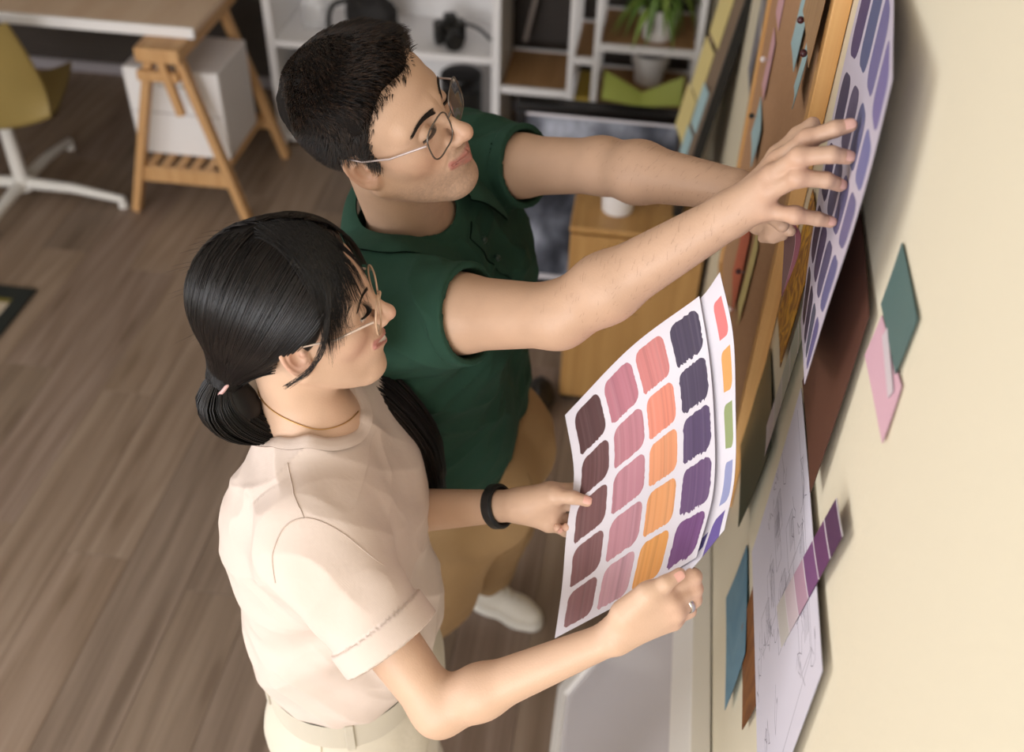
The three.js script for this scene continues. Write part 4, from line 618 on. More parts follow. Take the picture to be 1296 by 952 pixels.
  const polo = mesh('polo_shirt', fieldGeo(shirt, [-0.55, 0.93, -1.68], [0.05, 1.68, -0.98], 0.004), green, man);
  // collar: a band around the neck that falls open at the throat
  {
    const axis = v3(neckT).sub(v3(neckB)).normalize(), fwd = V(1, 0, 0.1); fwd.addScaledVector(axis, -fwd.dot(axis)).normalize(); const rt = fwd.clone().cross(axis).normalize(), c0 = v3(neckB).addScaledVector(axis, 0.075);
    const half = s => sheetGeo((u, v) => { const a = s * mix(3.16, 0.42, u), open = sstep(0.7, 1, u), R = mix(0.071, 0.106 + 0.008 * open, v) + 0.006 * open, h = mix(0.022 - 0.03 * open, -0.03 - 0.05 * open, v) + 0.014 * Math.sin(v * 3.1); const p = c0.clone().addScaledVector(fwd, Math.cos(a) * R + 0.004 + 0.012 * open).addScaledVector(rt, Math.sin(a) * R).addScaledVector(axis, h); for (let i = 0; i < 4; i++) { const d = shirt(p.x, p.y, p.z), want = 0.003 + 0.004 * v; if (d < want) p.addScaledVector(axis, (want - d) * 0.8).addScaledVector(fwd, 0.5 * open * (want - d)); } return p; }, 40, 12, 0.0035);
    mesh('collar', [half(1), half(-1)], green, polo);
    const pl = [c0.clone().addScaledVector(fwd, 0.09).addScaledVector(axis, -0.035), c0.clone().addScaledVector(fwd, 0.11).addScaledVector(axis, -0.09), c0.clone().addScaledVector(fwd, 0.125).addScaledVector(axis, -0.16)];
    mesh('placket', sheetGeo((u, v) => { const p = pl[0].clone().lerp(pl[2], v).addScaledVector(rt, (u - 0.5) * 0.03); return snap(shirt, p, 0.0015); }, 6, 20, 0.0025), green, polo);
    for (let i = 0; i < 2; i++) { const p = snap(shirt, pl[0].clone().lerp(pl[2], 0.25 + i * 0.4), 0.004); mesh('button', new THREE.SphereGeometry(0.0055, 14, 10).scale(1, 1, 1).translate(p.x, p.y, p.z), std(0x20392f, 0.3), polo); }
  }
  // trousers
  const ptr = union([bone([-0.275, 1.0, -1.34], [-0.268, 1.0, -1.46], 0.103, 0.103, 0.03), bone(peR, peL, 0.124, 0.124, 0.04), bone([-0.275, 1.0, -1.34], peR, 0.103, 0.12, 0.03), bone([-0.268, 1.0, -1.46], peL, 0.103, 0.12, 0.03), bone([-0.215, 0.9, -1.35], [-0.205, 0.9, -1.47], 0.105, 0.105, 0.04), bone(peR, knR, 0.112, 0.088, 0.035), bone(knR, anR, 0.088, 0.074, 0.03), bone(peL, knL, 0.112, 0.088, 0.035), bone(knL, anL, 0.088, 0.072, 0.03)]);
  const trousers = (x, y, z) => { let d = ptr(x, y, z); if (Math.abs(d) < 0.024) d -= 0.006 * sstep(0.98, 0.92, y) * fbm(x * 8, y * 7, z * 10, 3) + 0.0065 * sstep(0.98, 0.92, y) * (1 - 2 * Math.abs(noise(x * 9 - y * 8, y * 6, z * 12))); d = smax(d, 0.095 - y, 0.006); d = smax(d, y - 1.03, 0.006); if (y < 0.16) d = Math.max(d, -Math.min(capD(x, y, z, knR, [anR[0], 0, anR[2]], 0.08, 0.064), capD(x, y, z, knL, [anL[0], 0, anL[2]], 0.08, 0.062))); return d; };
  const tr = mesh('trousers', fieldGeo(trousers, [-0.58, 0.06, -1.92], [-0.02, 1.08, -1.15], 0.005), clothMat(0xa98a63), man);
  mesh('seam', [seamOn(trousers, [[-0.15, 0.98, -1.33], [-0.125, 0.9, -1.30], [-0.16, 0.82, -1.27]], 0.0016)], clothMat(0x8f7350), tr);
  // shoes
  const shoe = (an, dir, name) => {
    const c = Math.cos(dir), s = Math.sin(dir), P = (x, y, z) => [an[0] + x * c + z * s, y, an[2] - x * s + z * c];
    const up = union([bone(P(-0.045, 0.05, 0), P(0.03, 0.055, 0), 0.036, 0.038, 0.02), bone(P(0.03, 0.05, 0), P(0.125, 0.036, 0.004), 0.038, 0.032, 0.03), bone(P(0.12, 0.034, 0.004), P(0.16, 0.032, 0.006), 0.034, 0.028, 0.03), bone(P(-0.035, 0.06, 0), P(-0.02, 0.1, 0), 0.035, 0.034, 0.02)]);
    const f = (x, y, z) => smax(smax(up(x, y, z), 0.026 - y, 0.004), y - 0.112, 0.004);
    const sh = mesh('shoe', fieldGeo(f, [an[0] - 0.24, 0.0, an[2] - 0.24], [an[0] + 0.24, 0.13, an[2] + 0.24], 0.004), std(0xdfd8cb, 0.55), man);
    const solef = (x, y, z) => Math.max(up(x, Math.max(y, 0.036), z) - 0.003, Math.abs(y - 0.015) - 0.013);
    mesh('sole', fieldGeo(solef, [an[0] - 0.24, -0.004, an[2] - 0.24], [an[0] + 0.24, 0.04, an[2] + 0.24], 0.004), std(0xe9e4da, 0.6), sh);
    for (let i = 0; i < 5; i++) { const x = 0.03 + i * 0.02; mesh('lace', taper([-1, -0.5, 0, 0.5, 1].map(k => snap(f, v3(P(x + 0.004 * k, 0.1, k * 0.02)), 0.002)), () => 0.0024, 6), std(0xeeeae0, 0.8), sh); }
    mesh('sock', lathe([[0.036, 0.06], [0.038, 0.09], [0.037, 0.14], [0.034, 0.14]], 20).translate(...P(-0.015, 0, 0)), std(0xe8e6e6, 0.9), man);
  };
  shoe(anR, -1.3); shoe(anL, -0.32);
  // hair
  const hairLine = (x, y, az) => { // how far inside the hair, in head space
    const b = [[-0.12, -0.06], [-0.06, -0.06], [-0.034, -0.02], [-0.022, 0.028], [0.008, 0.03], [0.012, 0.0], [0.026, 0.004], [0.032, 0.045], [0.052, 0.078], [0.066, 0.094], [0.09, 0.1]]; let h = b[0][1];
    for (let i = 0; i + 1 < b.length; i++) if (x >= b[i][0]) h = mix(b[i][1], b[i + 1][1], clamp((x - b[i][0]) / (b[i + 1][0] - b[i][0])));
    if (x > 0.06) h -= 0.006 * sstep(0.03, 0, az); return y - h;
  };
  const thick = (x, y, az) => mix(0.003, 0.0125, sstep(0.035, 0.1, y)) * mix(1, 0.75, sstep(0.05, 0.085, x));
  const cap = (X, Y, Z) => { const p = fr.to(X, Y, Z), x = p[0], y = p[1], az = Math.abs(p[2]), d = hf(x, y, p[2]), k = hairLine(x, y, az); const t = thick(x, y, az) * sstep(-0.002, 0.016, k) + 0.0035 * fbm(x * 70, y * 70, p[2] * 70, 2) * sstep(0, 0.02, k); return smax(d - t, -(k - 0.002 * noise(x * 200, y * 200, p[2] * 200)), 0.003) * S; };
  const capM = new THREE.MeshPhysicalMaterial({ color: 0x100b08, roughness: 0.8, specularIntensity: 0.3 });
  const hair = mesh('hair', fieldGeo(cap, hb.map(v => v - 0.17), hb.map(v => v + 0.17), 0.0032, null, (X, Y, Z) => { const p = fr.to(X, Y, Z); return hf(p[0], p[1], p[2]) > 0.0006 && p[1] > -0.065; }), capM, man);
  const strands = []; let guard = 0;
  while (strands.length < 20000 && guard++ < 120000) {
    const a = rr(0, 6.2832), t = rr(-0.75, 1), s = Math.sqrt(1 - t * t), dir = [Math.cos(a) * s, t, Math.sin(a) * s]; let r = 0.06, p; for (let i = 0; i < 14; i++) { p = [-0.006 + dir[0] * r, 0.035 + dir[1] * r, dir[2] * r]; const d = hf(p[0], p[1], p[2]); r -= d * 0.9; if (r > 0.2) break; }
    const k = hairLine(p[0], p[1], Math.abs(p[2])); if (k < rr(-0.012, 0.010) || (Math.abs(p[2]) > 0.078 && p[1] < 0.03)) continue;
    const top = sstep(0.04, 0.1, p[1]), L = mix(0.009, 0.023, top) * rr(0.7, 1.25), n = v3(dir), sw = noise(p[0] * 28, p[1] * 28, p[2] * 28), comb = V(mix(-0.25, 0.5 - 0.6 * sstep(0.04, 0.08, p[0]), top) + 0.5 * sw, mix(-0.9, 0.1, top), 0.7 * noise(p[0] * 24 + 9, p[1] * 24, p[2] * 24) + Math.sign(p[2]) * 0.25 * (1 - top));
    const base = 0.95 * thick(p[0], p[1], 0) * sstep(-0.002, 0.016, k), up = mix(0.26, 0.3, top) * (1 - 0.5 * sstep(0.06, 0.085, p[0])), pts = [];
    for (let i = 0; i < 4; i++) { const u = i / 3; pts.push(v3(fr.from(p[0] + n.x * (base + L * u * up) + comb.x * L * u * 0.8, p[1] + n.y * (base + L * u * up) + comb.y * L * u * 0.8 - 0.25 * L * u * u * top, p[2] + n.z * (base + L * u * up) + comb.z * L * u * 0.8))); }
    strands.push({ p: pts, r0: mix(0.00035, 0.0006, top), r1: 0.0001 });
  }
  [[0, 0x160f0a], [1, 0x3b291c]].forEach(([w, c]) => { const st = mesh('hair_strands', strandGeo(strands.filter((s, i) => i % 3 === 0 === !!w)), new THREE.MeshPhysicalMaterial({ color: c, roughness: 0.4, specularIntensity: 0.9 }), hair); st.userData.kind = 'stuff'; });
  // eyebrows and lashes
  const brow = [];
  for (const s of [1, -1]) for (let i = 0; i < 560; i++) { const u = rnd(), v = rr(-1, 1), z = mix(0.012, 0.054, u), y = 0.035 + 0.0055 * Math.sin(u * 2.6) - 0.005 * u * u + v * 0.0048 * (1 - 0.55 * u), x0 = mix(0.1, 0.088, u); const p = snap((a, b, c) => hf(a, b, c), V(x0, y, s * z), 0.0002), L = rr(0.006, 0.010), d = V(-0.25 * u, 0.35 - 0.6 * u, s); d.normalize(); const e = snap((a, b, c) => hf(a, b, c), p.clone().addScaledVector(d, L), 0.0015); brow.push({ p: [v3(fr.from(p.x, p.y, p.z)), v3(fr.from((p.x + e.x) / 2 + 0.0006, (p.y + e.y) / 2, (p.z + e.z) / 2)), v3(fr.from(e.x, e.y, e.z))], r0: 0.00032, r1: 0.0001 }); }
  mesh('eyebrows', strandGeo(brow), std(0x1c120c, 0.6), man).userData.kind = 'stuff';
  const lash = []; for (const s of [1, -1]) for (let i = 0; i < 46; i++) { const u = i / 45, a = mix(-1.05, 1.15, u), z = 0.0315 + Math.sin(a) * 0.0132, x = 0.0795 + Math.cos(a) * 0.0132, y = 0.016 + q.lid + 0.1 * (x - 0.0795); lash.push({ p: [v3(fr.from(x, y, s * z)), v3(fr.from(x + 0.004 * Math.cos(a), y - 0.0012, s * (z + 0.004 * Math.sin(a)))), v3(fr.from(x + 0.0075 * Math.cos(a), y + 0.0008, s * (z + 0.0075 * Math.sin(a))))], r0: 0.00045, r1: 0.0001 }); }
  mesh('eyelashes', strandGeo(lash), std(0x120c09, 0.6), man).userData.kind = 'stuff';
  // fine hairs on the forearms
  const fuzz = []; for (let i = 0; i < 700; i++) { const side = i % 2, a = side ? elR : elL, b = side ? wrR : wrL, t = rr(0.12, 0.98), c = v3(m3(a, b, t)), d = V(rr(-1, 1), rr(-1, 1), rr(-1, 1)).normalize(); const p = snap(body, c.addScaledVector(d, 0.045), 0), n = gradF(body, p), ax = v3(b).sub(v3(a)).normalize(), cr = n.clone().cross(ax); const dd = n.clone().multiplyScalar(0.25).addScaledVector(ax, 0.6).addScaledVector(cr, rr(0.2, 0.9)); const L = rr(0.006, 0.012); fuzz.push({ p: [p, p.clone().addScaledVector(dd, L * 0.5).addScaledVector(n, 0.0008), p.clone().addScaledVector(dd, L)], r0: 0.0001, r1: 0.00004 }); }
  const fz = mesh('arm_hair', strandGeo(fuzz), std(0x6a4a36, 0.7), man); fz.userData.kind = 'stuff';
  glasses(fr, 'clear framed eyeglasses with thin metal rims worn by the man', { x: 0.1085, y: 0.012, w: 0.0265, h: 0.0225, p: 3, r: 0.0011, rim: { color: 0x6b625a, roughness: 0.25, metalness: 0.6 }, arm: { color: 0xb9a9a6, roughness: 0.2, metalness: 0.2 } });
}
// ---------- the woman ----------
{
  const fr = frameOf([-0.3787, 1.6026, -0.9505], [0.9344, 0.1549, -0.3208], [-0.1502, 0.9879, 0.0397], [0.3231, 0.0111, 0.9463], 0.94);
  const q = { faceW: 0.054, jaw: 0.96, brow: 0.85, nose: 0.9, mouth: 0.029, smile: 0.0095, lips: 0.75, open: 0.004, lid: 0.0005, blush: [0.66, 0.33, 0.25], lip: [0.50, 0.21, 0.18], stubble: 0 }, skin = [0.62, 0.41, 0.285];
  const hf = headField(q), hc = headColor(q, skin), S = fr.S;
  const headW = (x, y, z) => { const p = fr.to(x, y, z); return hf(p[0], p[1], p[2]) * S; };
  const m3 = (a, b, t) => a.map((v, i) => mix(v, b[i], t));
  const shR = [-0.338, 1.378, -0.808], elR = [-0.163, 1.223, -0.695], wrR = [0.034, 1.357, -0.737], shL = [-0.365, 1.385, -1.06], elL = [-0.345, 1.165, -1.04], wrL = [-0.111, 1.301, -0.972];
  const Rm = [[0.086, 1.423, -0.762], [0.098, 1.415, -0.755], [0.105, 1.402, -0.752], [0.104, 1.382, -0.754]], Rp = [[0.120, 1.429, -0.785], [0.123, 1.415, -0.779], [0.124, 1.402, -0.774], [0.121, 1.384, -0.771]], Rd = [[0.118, 1.410, -0.806], [0.118, 1.396, -0.800], [0.117, 1.383, -0.794], [0.112, 1.368, -0.790]], Rt = [[0.103, 1.395, -0.815], [0.103, 1.381, -0.809], [0.102, 1.368, -0.803], [0.1, 1.357, -0.8]], Rth = [[0.046, 1.401, -0.744], [0.068, 1.430, -0.752], [0.087, 1.443, -0.759], [0.102, 1.449, -0.770]];
  const Lm = [[-0.061, 1.339, -0.971], [-0.053, 1.323, -0.965], [-0.053, 1.307, -0.957], [-0.061, 1.294, -0.951]], Lp = [[-0.022, 1.340, -0.983], [-0.014, 1.319, -0.972], [-0.020, 1.293, -0.962], [-0.036, 1.285, -0.953]], Ld = [[-0.001, 1.341, -0.980], [0.005, 1.319, -0.968], [-0.024, 1.303, -0.944], [-0.040, 1.301, -0.939]], Lt = [[0.016, 1.336, -0.978], [0.014, 1.311, -0.962], [-0.034, 1.315, -0.933], [-0.047, 1.314, -0.931]], Lth = [[-0.087, 1.320, -0.964], [-0.055, 1.350, -0.954], [-0.031, 1.356, -0.950], [-0.009, 1.354, -0.948]];
  const neckT = fr.from(-0.024, -0.055, 0), neckB = [-0.378, 1.435, -0.945];
  const chR = [-0.368, 1.29, -0.89], chL = [-0.36, 1.29, -0.985], waR = [-0.352, 1.04, -0.885], waL = [-0.344, 1.04, -0.965], peR = [-0.354, 0.86, -0.875], peL = [-0.346, 0.86, -0.975];
  const knR = [-0.35, 0.46, -0.86], anR = [-0.37, 0.08, -0.86], knL = [-0.33, 0.46, -0.99], anL = [-0.35, 0.08, -1.0];
  const body = union([
    bone(chR, chL, 0.085, 0.085, 0.03), bone(chR, waR, 0.085, 0.075, 0.04), bone(chL, waL, 0.085, 0.075, 0.04), bone(waR, peR, 0.075, 0.09, 0.04), bone(waL, peL, 0.075, 0.09, 0.04), bone(shR, shL, 0.045, 0.045, 0.05),
    bone(peR, knR, 0.075, 0.046, 0.03), bone(knR, anR, 0.045, 0.03, 0.02), bone(peL, knL, 0.075, 0.046, 0.03), bone(knL, anL, 0.045, 0.03, 0.02), bone(anR, [anR[0] + 0.15, 0.03, anR[2]], 0.03, 0.02, 0.03), bone(anL, [anL[0] + 0.15, 0.03, anL[2]], 0.03, 0.02, 0.03),
    bone(neckT, neckB, 0.046, 0.049, 0.025), bone(neckB, shR, 0.046, 0.04, 0.045), bone(neckB, shL, 0.046, 0.04, 0.045), bone([-0.355, 1.40, -0.94], [-0.345, 1.36, -0.93], 0.055, 0.06, 0.05),
    bone(shR, m3(shR, elR, 0.45), 0.041, 0.039, 0.03), bone(m3(shR, elR, 0.45), elR, 0.039, 0.0315, 0.02), bone(elR, m3(elR, wrR, 0.25), 0.0315, 0.031, 0.02), bone(m3(elR, wrR, 0.25), wrR, 0.031, 0.0195, 0.02),
    bone(shL, elL, 0.042, 0.033, 0.03), bone(elL, m3(elL, wrL, 0.3), 0.033, 0.0335, 0.02), bone(m3(elL, wrL, 0.3), wrL, 0.0335, 0.0215, 0.02),
    blob(fr.from(0.01, 0.012, 0), 0.16, headW, 0.018),
    ...handBones(wrR, Rm, Rp, Rd, Rt, Rth, 0.86), ...handBones(wrL, Lm, Lp, Ld, Lt, Lth, 0.86)]);
  const color = (x, y, z) => { const p = fr.to(x, y, z); if (Math.abs(p[0]) < 0.16 && Math.abs(p[1]) < 0.17 && Math.abs(p[2]) < 0.1) return hc(p[0], p[1], p[2]); const n = 1 + 0.06 * fbm(x * 45, y * 45, z * 45, 3); let k = 0; for (const j of [...Rm, ...Rp, ...Lt, Rth[3], Lth[3], elR]) k += 0.35 * Math.exp(-((x - j[0]) ** 2 + (y - j[1]) ** 2 + (z - j[2]) ** 2) / 0.00015); k = clamp(k, 0, 0.6); return [mix(skin[0] * n, 0.64, k), mix(skin[1] * n, 0.34, k), mix(skin[2] * n, 0.25, k)]; };
  const inHead = (x, y, z) => { const p = fr.to(x, y, z); return p[1] > -0.125 && Math.abs(p[0]) < 0.18 && Math.abs(p[2]) < 0.12; };
  const inHand = (x) => x > 0.03, inHandL = (x, y, z) => x > -0.115 && x < 0.03 && z < -0.9 && y > 1.26;
  const wom = thing('person', 'woman in pale beige T-shirt with black hair tied back holding a swatch sheet', 'person');
  const hb = fr.from(0.01, 0.012, 0), E = 0.006;
  mesh('body', mergeColored([
    fieldGeo(body, [-0.56, 0.0, -1.16], [0.15, 1.56, -0.62], 0.005, color, (x, y, z) => !inHead(x, y, z) && !inHand(x - E) && !inHandL(x - E, y, z)),
    fieldGeo(body, hb.map(v => v - 0.165), hb.map(v => v + 0.165), 0.0021, color, (x, y, z) => inHead(x, y + 0.009, z)),
    fieldGeo(body, [0.02, 1.33, -0.85], [0.15, 1.49, -0.7], 0.0021, color, x => inHand(x + E)),
    fieldGeo(body, [-0.13, 1.25, -1.02], [0.04, 1.39, -0.9], 0.0021, color, (x, y, z) => inHandL(x + E, y, z))]), skinMat(), wom);
  const nailM = std(0xe2ad9d, 0.3);
  mesh('fingernail', nailGeo(body, Rth[3], Rth[2], [-0.1, 0.5, 0.85], 0.9), nailM, wom); mesh('fingernail', nailGeo(body, Lth[3], Lth[2], [0.1, 0.8, 0.5], 0.9), nailM, wom); mesh('fingernail', nailGeo(body, Lt[2], Ld[2], [0.2, 0.5, 0.8], 0.75), nailM, wom); mesh('fingernail', nailGeo(body, Lt[3], Ld[3], [0.2, 0.5, 0.8], 0.7), nailM, wom);
  // T-shirt
  const slR = m3(shR, elR, 0.62), slL = m3(shL, elL, 0.5);
  const foldN = (x, y, z) => 0.005 * fbm(x * 9 + 1, y * 6 - z * 5, z * 9 + y * 4, 3) + 0.005 * (1 - 2 * Math.abs(noise(x * 9 - y * 11, z * 10 + y * 8, 5))) + 0.0024 * (1 - 2 * Math.abs(noise(x * 20 + y * 16, z * 18 - y * 12, 9)));
  const tors = union([bone(chR, chL, 0.104, 0.1, 0.03), bone(shR, shL, 0.058, 0.056, 0.07), bone(neckB, shR, 0.056, 0.054, 0.05), bone(neckB, shL, 0.056, 0.054, 0.05), bone([-0.335, 1.25, -0.875], [-0.33, 1.25, -0.975], 0.076, 0.074, 0.05), bone([-0.412, 1.32, -0.89], [-0.395, 1.1, -0.89], 0.054, 0.068, 0.06), bone([-0.358, 1.1, -0.885], [-0.35, 1.1, -0.97], 0.113, 0.11, 0.05), bone(chR, waR, 0.108, 0.112, 0.05), bone(chL, waL, 0.102, 0.108, 0.05), bone([-0.352, 1.04, -0.885], [-0.346, 1.04, -0.965], 0.113, 0.11, 0.04),
    bone([-0.41, 1.2, -0.80], [-0.34, 1.29, -0.79], 0.01, 0.014, 0.03), bone([-0.40, 1.12, -0.79], [-0.31, 1.20, -0.785], 0.01, 0.012, 0.03), bone([-0.25, 1.1, -0.82], [-0.28, 1.25, -0.79], 0.012, 0.012, 0.03)]);
  const cutEnd = (a, b, x, y, z) => { const u = [b[0] - a[0], b[1] - a[1], b[2] - a[2]], L = Math.hypot(...u); return ((x - b[0]) * u[0] + (y - b[1]) * u[1] + (z - b[2]) * u[2]) / L; };
  const nC = v3(neckB).add(V(0.006, 0.03, 0.004)), nUp = V(0.24, 0.97, 0.05).normalize(), nF = V(0.97, -0.24, 0); nF.addScaledVector(nUp, -nF.dot(nUp)).normalize(); const nR = nF.clone().cross(nUp);
  const shirt = (x, y, z) => {
    let d = tors(x, y, z), F = null; const fold = () => F ?? (F = foldN(x, y, z)); if (Math.abs(d) < 0.036) d -= fold() * sstep(0.036, 0.02, Math.abs(d));
    for (const [sh, sl, el, R, r] of [[shR, slR, elR, 0.0625, 0.059], [shL, slL, elL, 0.055, 0.055]]) if ((x - sl[0]) ** 2 + (y - sl[1]) ** 2 + (z - sl[2]) ** 2 < 0.06) {
      const e = cutEnd(sh, sl, x, y, z), axis = capD(x, y, z, sh, el, 0, 0); let s = capD(x, y, z, sh, sl, r, R); if (Math.abs(s) < 0.036) s -= fold() * sstep(0.036, 0.02, Math.abs(s)) * sstep(-0.03, -0.09, e) * 1.3; s = smax(s, e, 0.004); if (e > -0.03) s = Math.max(s, -(axis - R + 0.007));
      const band = Math.max(Math.abs(axis - R - 0.001) - 0.0042, Math.abs(e + 0.017) - 0.0175); d = smin(d, smin(s, band, 0.0015), 0.035 * sstep(0.005, -0.1, e) + 0.001); // sleeve with a rolled cuff
    }
    d = smax(d, 1.0 - y, 0.014); // bloused over the waistband
    // neck opening with its band
    const a = x - nC.x, b = y - nC.y, c = z - nC.z, u = a * nF.x + b * nF.y + c * nF.z, v = a * nUp.x + b * nUp.y + c * nUp.z, w = a * nR.x + b * nR.y + c * nR.z, rad = Math.sqrt((u / 1.02) ** 2 + (w / 1.0) ** 2) - 0.064;
    if (v > -0.02 && v < 0.3) { d = smax(d, -rad, 0.003); }
    return d;
  };
  const beige = clothMat(0xd5c4b9, 0.0003);
  const tee = mesh('t_shirt', fieldGeo(shirt, [-0.55, 0.95, -1.2], [-0.12, 1.56, -0.68], 0.0038), beige, wom);
  { // neckband, seams
    const ring = []; for (let i = 0; i < 60; i++) { const a = i / 60 * 6.2832; let p = nC.clone().addScaledVector(nF, Math.cos(a) * 0.0715).addScaledVector(nR, Math.sin(a) * 0.070); const o = p.clone(); for (let k = 0; k < 12; k++) { const d = tors(p.x, p.y, p.z) - foldN(p.x, p.y, p.z); p.addScaledVector(nUp, -d * 0.7); } if (p.distanceTo(o) > 0.12) p = o; ring.push(p); }
    mesh('neckband', sheetGeo((u, v) => { const k = Math.floor(u * 59.999), p = ring[k].clone().lerp(ring[(k + 1) % 60], u * 59.999 - k), out = p.clone().sub(nC); out.addScaledVector(nUp, -out.dot(nUp)).normalize(); const q2 = p.clone().addScaledVector(out, mix(-0.012, 0.006, v)); q2.addScaledVector(nUp, 0.004 * Math.sin(v * 3.14) + 0.003 + (v < 0.5 ? 0 : -0.002)); return q2; }, 90, 6, 0.003), beige, tee);
    const sm = clothMat(0xcbb9ad, 0.0003);
    mesh('seam', seamOn(shirt, [[-0.382, 1.482, -0.844], [-0.360, 1.473, -0.811], [-0.336, 1.451, -0.781]], 0.0009, 0.0002), sm, tee);
    mesh('seam', seamOn(shirt, [[-0.365, 1.383, -0.731], [-0.368, 1.419, -0.749], [-0.357, 1.443, -0.771], [-0.334, 1.450, -0.781], [-0.292, 1.440, -0.777], [-0.264, 1.405, -0.777], [-0.255, 1.374, -0.777]], 0.0009, 0.0002, 50), sm, tee);
  }
  // trousers
  const ptr = union([bone([-0.352, 1.02, -0.885], [-0.346, 1.02, -0.965], 0.103, 0.101, 0.03), bone(peR, peL, 0.116, 0.116, 0.04), bone([-0.352, 1.02, -0.885], peR, 0.104, 0.118, 0.03), bone([-0.346, 1.02, -0.965], peL, 0.102, 0.116, 0.03), bone(peR, knR, 0.112, 0.092, 0.03), bone(knR, anR, 0.092, 0.085, 0.03), bone(peL, knL, 0.112, 0.092, 0.03), bone(knL, anL, 0.092, 0.085, 0.03)]);
  const trousers = (x, y, z) => { const g = sstep(0.98, 0.9, y); let d = ptr(x, y, z); if (Math.abs(d) < 0.024) d -= g * (0.006 * fbm(x * 9, y * 6, z * 9, 3) + 0.005 * (1 - 2 * Math.abs(noise(x * 16, y * 3, z * 16)))); d = smax(d, 0.06 - y, 0.006); d = smax(d, y - 1.012, 0.004); return d; };
  const cream = clothMat(0xd3cab9, 0.0006);
  const tr = mesh('trousers', fieldGeo(trousers, [-0.56, 0.03, -1.16], [-0.16, 1.07, -0.68], 0.005), cream, wom);
  const belt = []; for (let i = 0; i < 48; i++) { const a = i / 48 * 6.2832; const p = snap(ptr, V(-0.349 + Math.cos(a) * 0.13, 0.985, -0.925 + Math.sin(a) * 0.16), 0.001); p.y = 0.985; belt.push(p); }
  mesh('waistband', sheetGeo((u, v) => { const k = Math.floor(u * 47.999), p = belt[k].clone().lerp(belt[(k + 1) % 48], u * 47.999 - k); const o = V(p.x + 0.349, 0, p.z + 0.925).normalize(); return V(p.x + o.x * 0.004, mix(0.955, 1.012, v), p.z + o.z * 0.004); }, 80, 4, 0.004), cream, tr);
  for (const a of [0.25, 1.3, 2.5]) { const p = snap(ptr, V(-0.349 + Math.cos(a) * 0.13, 1.008, -0.925 + Math.sin(a) * 0.16), 0.009); mesh('belt_loop', new RoundedBoxGeometry(0.004, 0.064, 0.013, 1, 0.0015).rotateY(-a).translate(p.x, 0.984, p.z), cream, tr); }
  mesh('seam', seamOn(trousers, [[-0.36, 0.98, -0.77], [-0.36, 0.9, -0.755], [-0.36, 0.8, -0.755]], 0.0012), clothMat(0xbfb196), tr);
  for (const an of [anR, anL]) { const f = (x, y, z) => smax(smin(capD(x, y, z, [an[0] - 0.04, 0.04, an[2]], [an[0] + 0.13, 0.032, an[2]], 0.036, 0.03), capD(x, y, z, [an[0], 0.04, an[2]], [an[0], 0.07, an[2]], 0.036, 0.036), 0.02), 0.004 - y, 0.004); mesh('shoe', fieldGeo(f, [an[0] - 0.1, -0.01, an[2] - 0.06], [an[0] + 0.2, 0.13, an[2] + 0.06], 0.005), std(0xe4ded2, 0.6), wom); }
  // ---------- hair: a smooth cap, locks combed to the tie, a folded tail ----------
  const T = [-0.108, -0.052, 0.012]; // the tie, in head space
  const hairLine = (x, y, az) => { const b = [[-0.13, -0.075], [-0.06, -0.07], [-0.035, -0.035], [-0.02, 0.02], [0.006, 0.024], [0.014, 0.002], [0.03, 0.02], [0.046, 0.05], [0.062, 0.078], [0.085, 0.095]]; let h = b[0][1]; for (let i = 0; i + 1 < b.length; i++) if (x >= b[i][0]) h = mix(b[i][1], b[i + 1][1], clamp((x - b[i][0]) / (b[i + 1][0] - b[i][0]))); return y - h; };
  const skull = (x, y, z) => { const az = Math.abs(z); let d = ell(x + 0.012, y - 0.05, az, 0.108, 0.098, 0.0855); d = smin(d, ell(x - 0.03, y - 0.055, az, 0.06, 0.077, 0.07), 0.03); d = smin(d, capD(x, y, z, [-0.07, -0.01, 0], T, 0.05, 0.022), 0.03); return d; };
  const locksN = (x, y, z) => { const px = x - 0.03, a = Math.atan2(y - 0.16 + px * 0.4, z * 1.0 + 1e-6), r = Math.hypot(y - 0.05, z); return 0.0012 * noise(a * 9, r * 10, x * 9) + 0.001; };
  const cap = (X, Y, Z) => { const p = fr.to(X, Y, Z), az = Math.abs(p[2]), k = hairLine(p[0], p[1], az); let d = skull(p[0], p[1], p[2]) + locksN(p[0], p[1], p[2]); d = smax(d, -k, 0.012); return d * S; };
  const hairM = new THREE.MeshPhysicalMaterial({ color: 0x0d0a0a, roughness: 0.42, specularIntensity: 0.5 });
  const capF = fieldGeo(cap, hb.map(v => v - 0.18), hb.map(v => v + 0.18), 0.003);
  const hair = mesh('hair', capF, hairM, wom);
  const hs = [], onSkull = (p, off) => { const q2 = p.clone(); for (let i = 0; i < 4; i++) { const d = skull(q2.x, q2.y, q2.z) - off, n = gradF(skull, q2); q2.addScaledVector(n, -d); } return q2; };
  const W = p => v3(fr.from(p.x, p.y, p.z));
  const part = V(0.035, 0.148, -0.008);
  const Tv = V(T[0] + 0.006, T[1] + 0.004, T[2]);
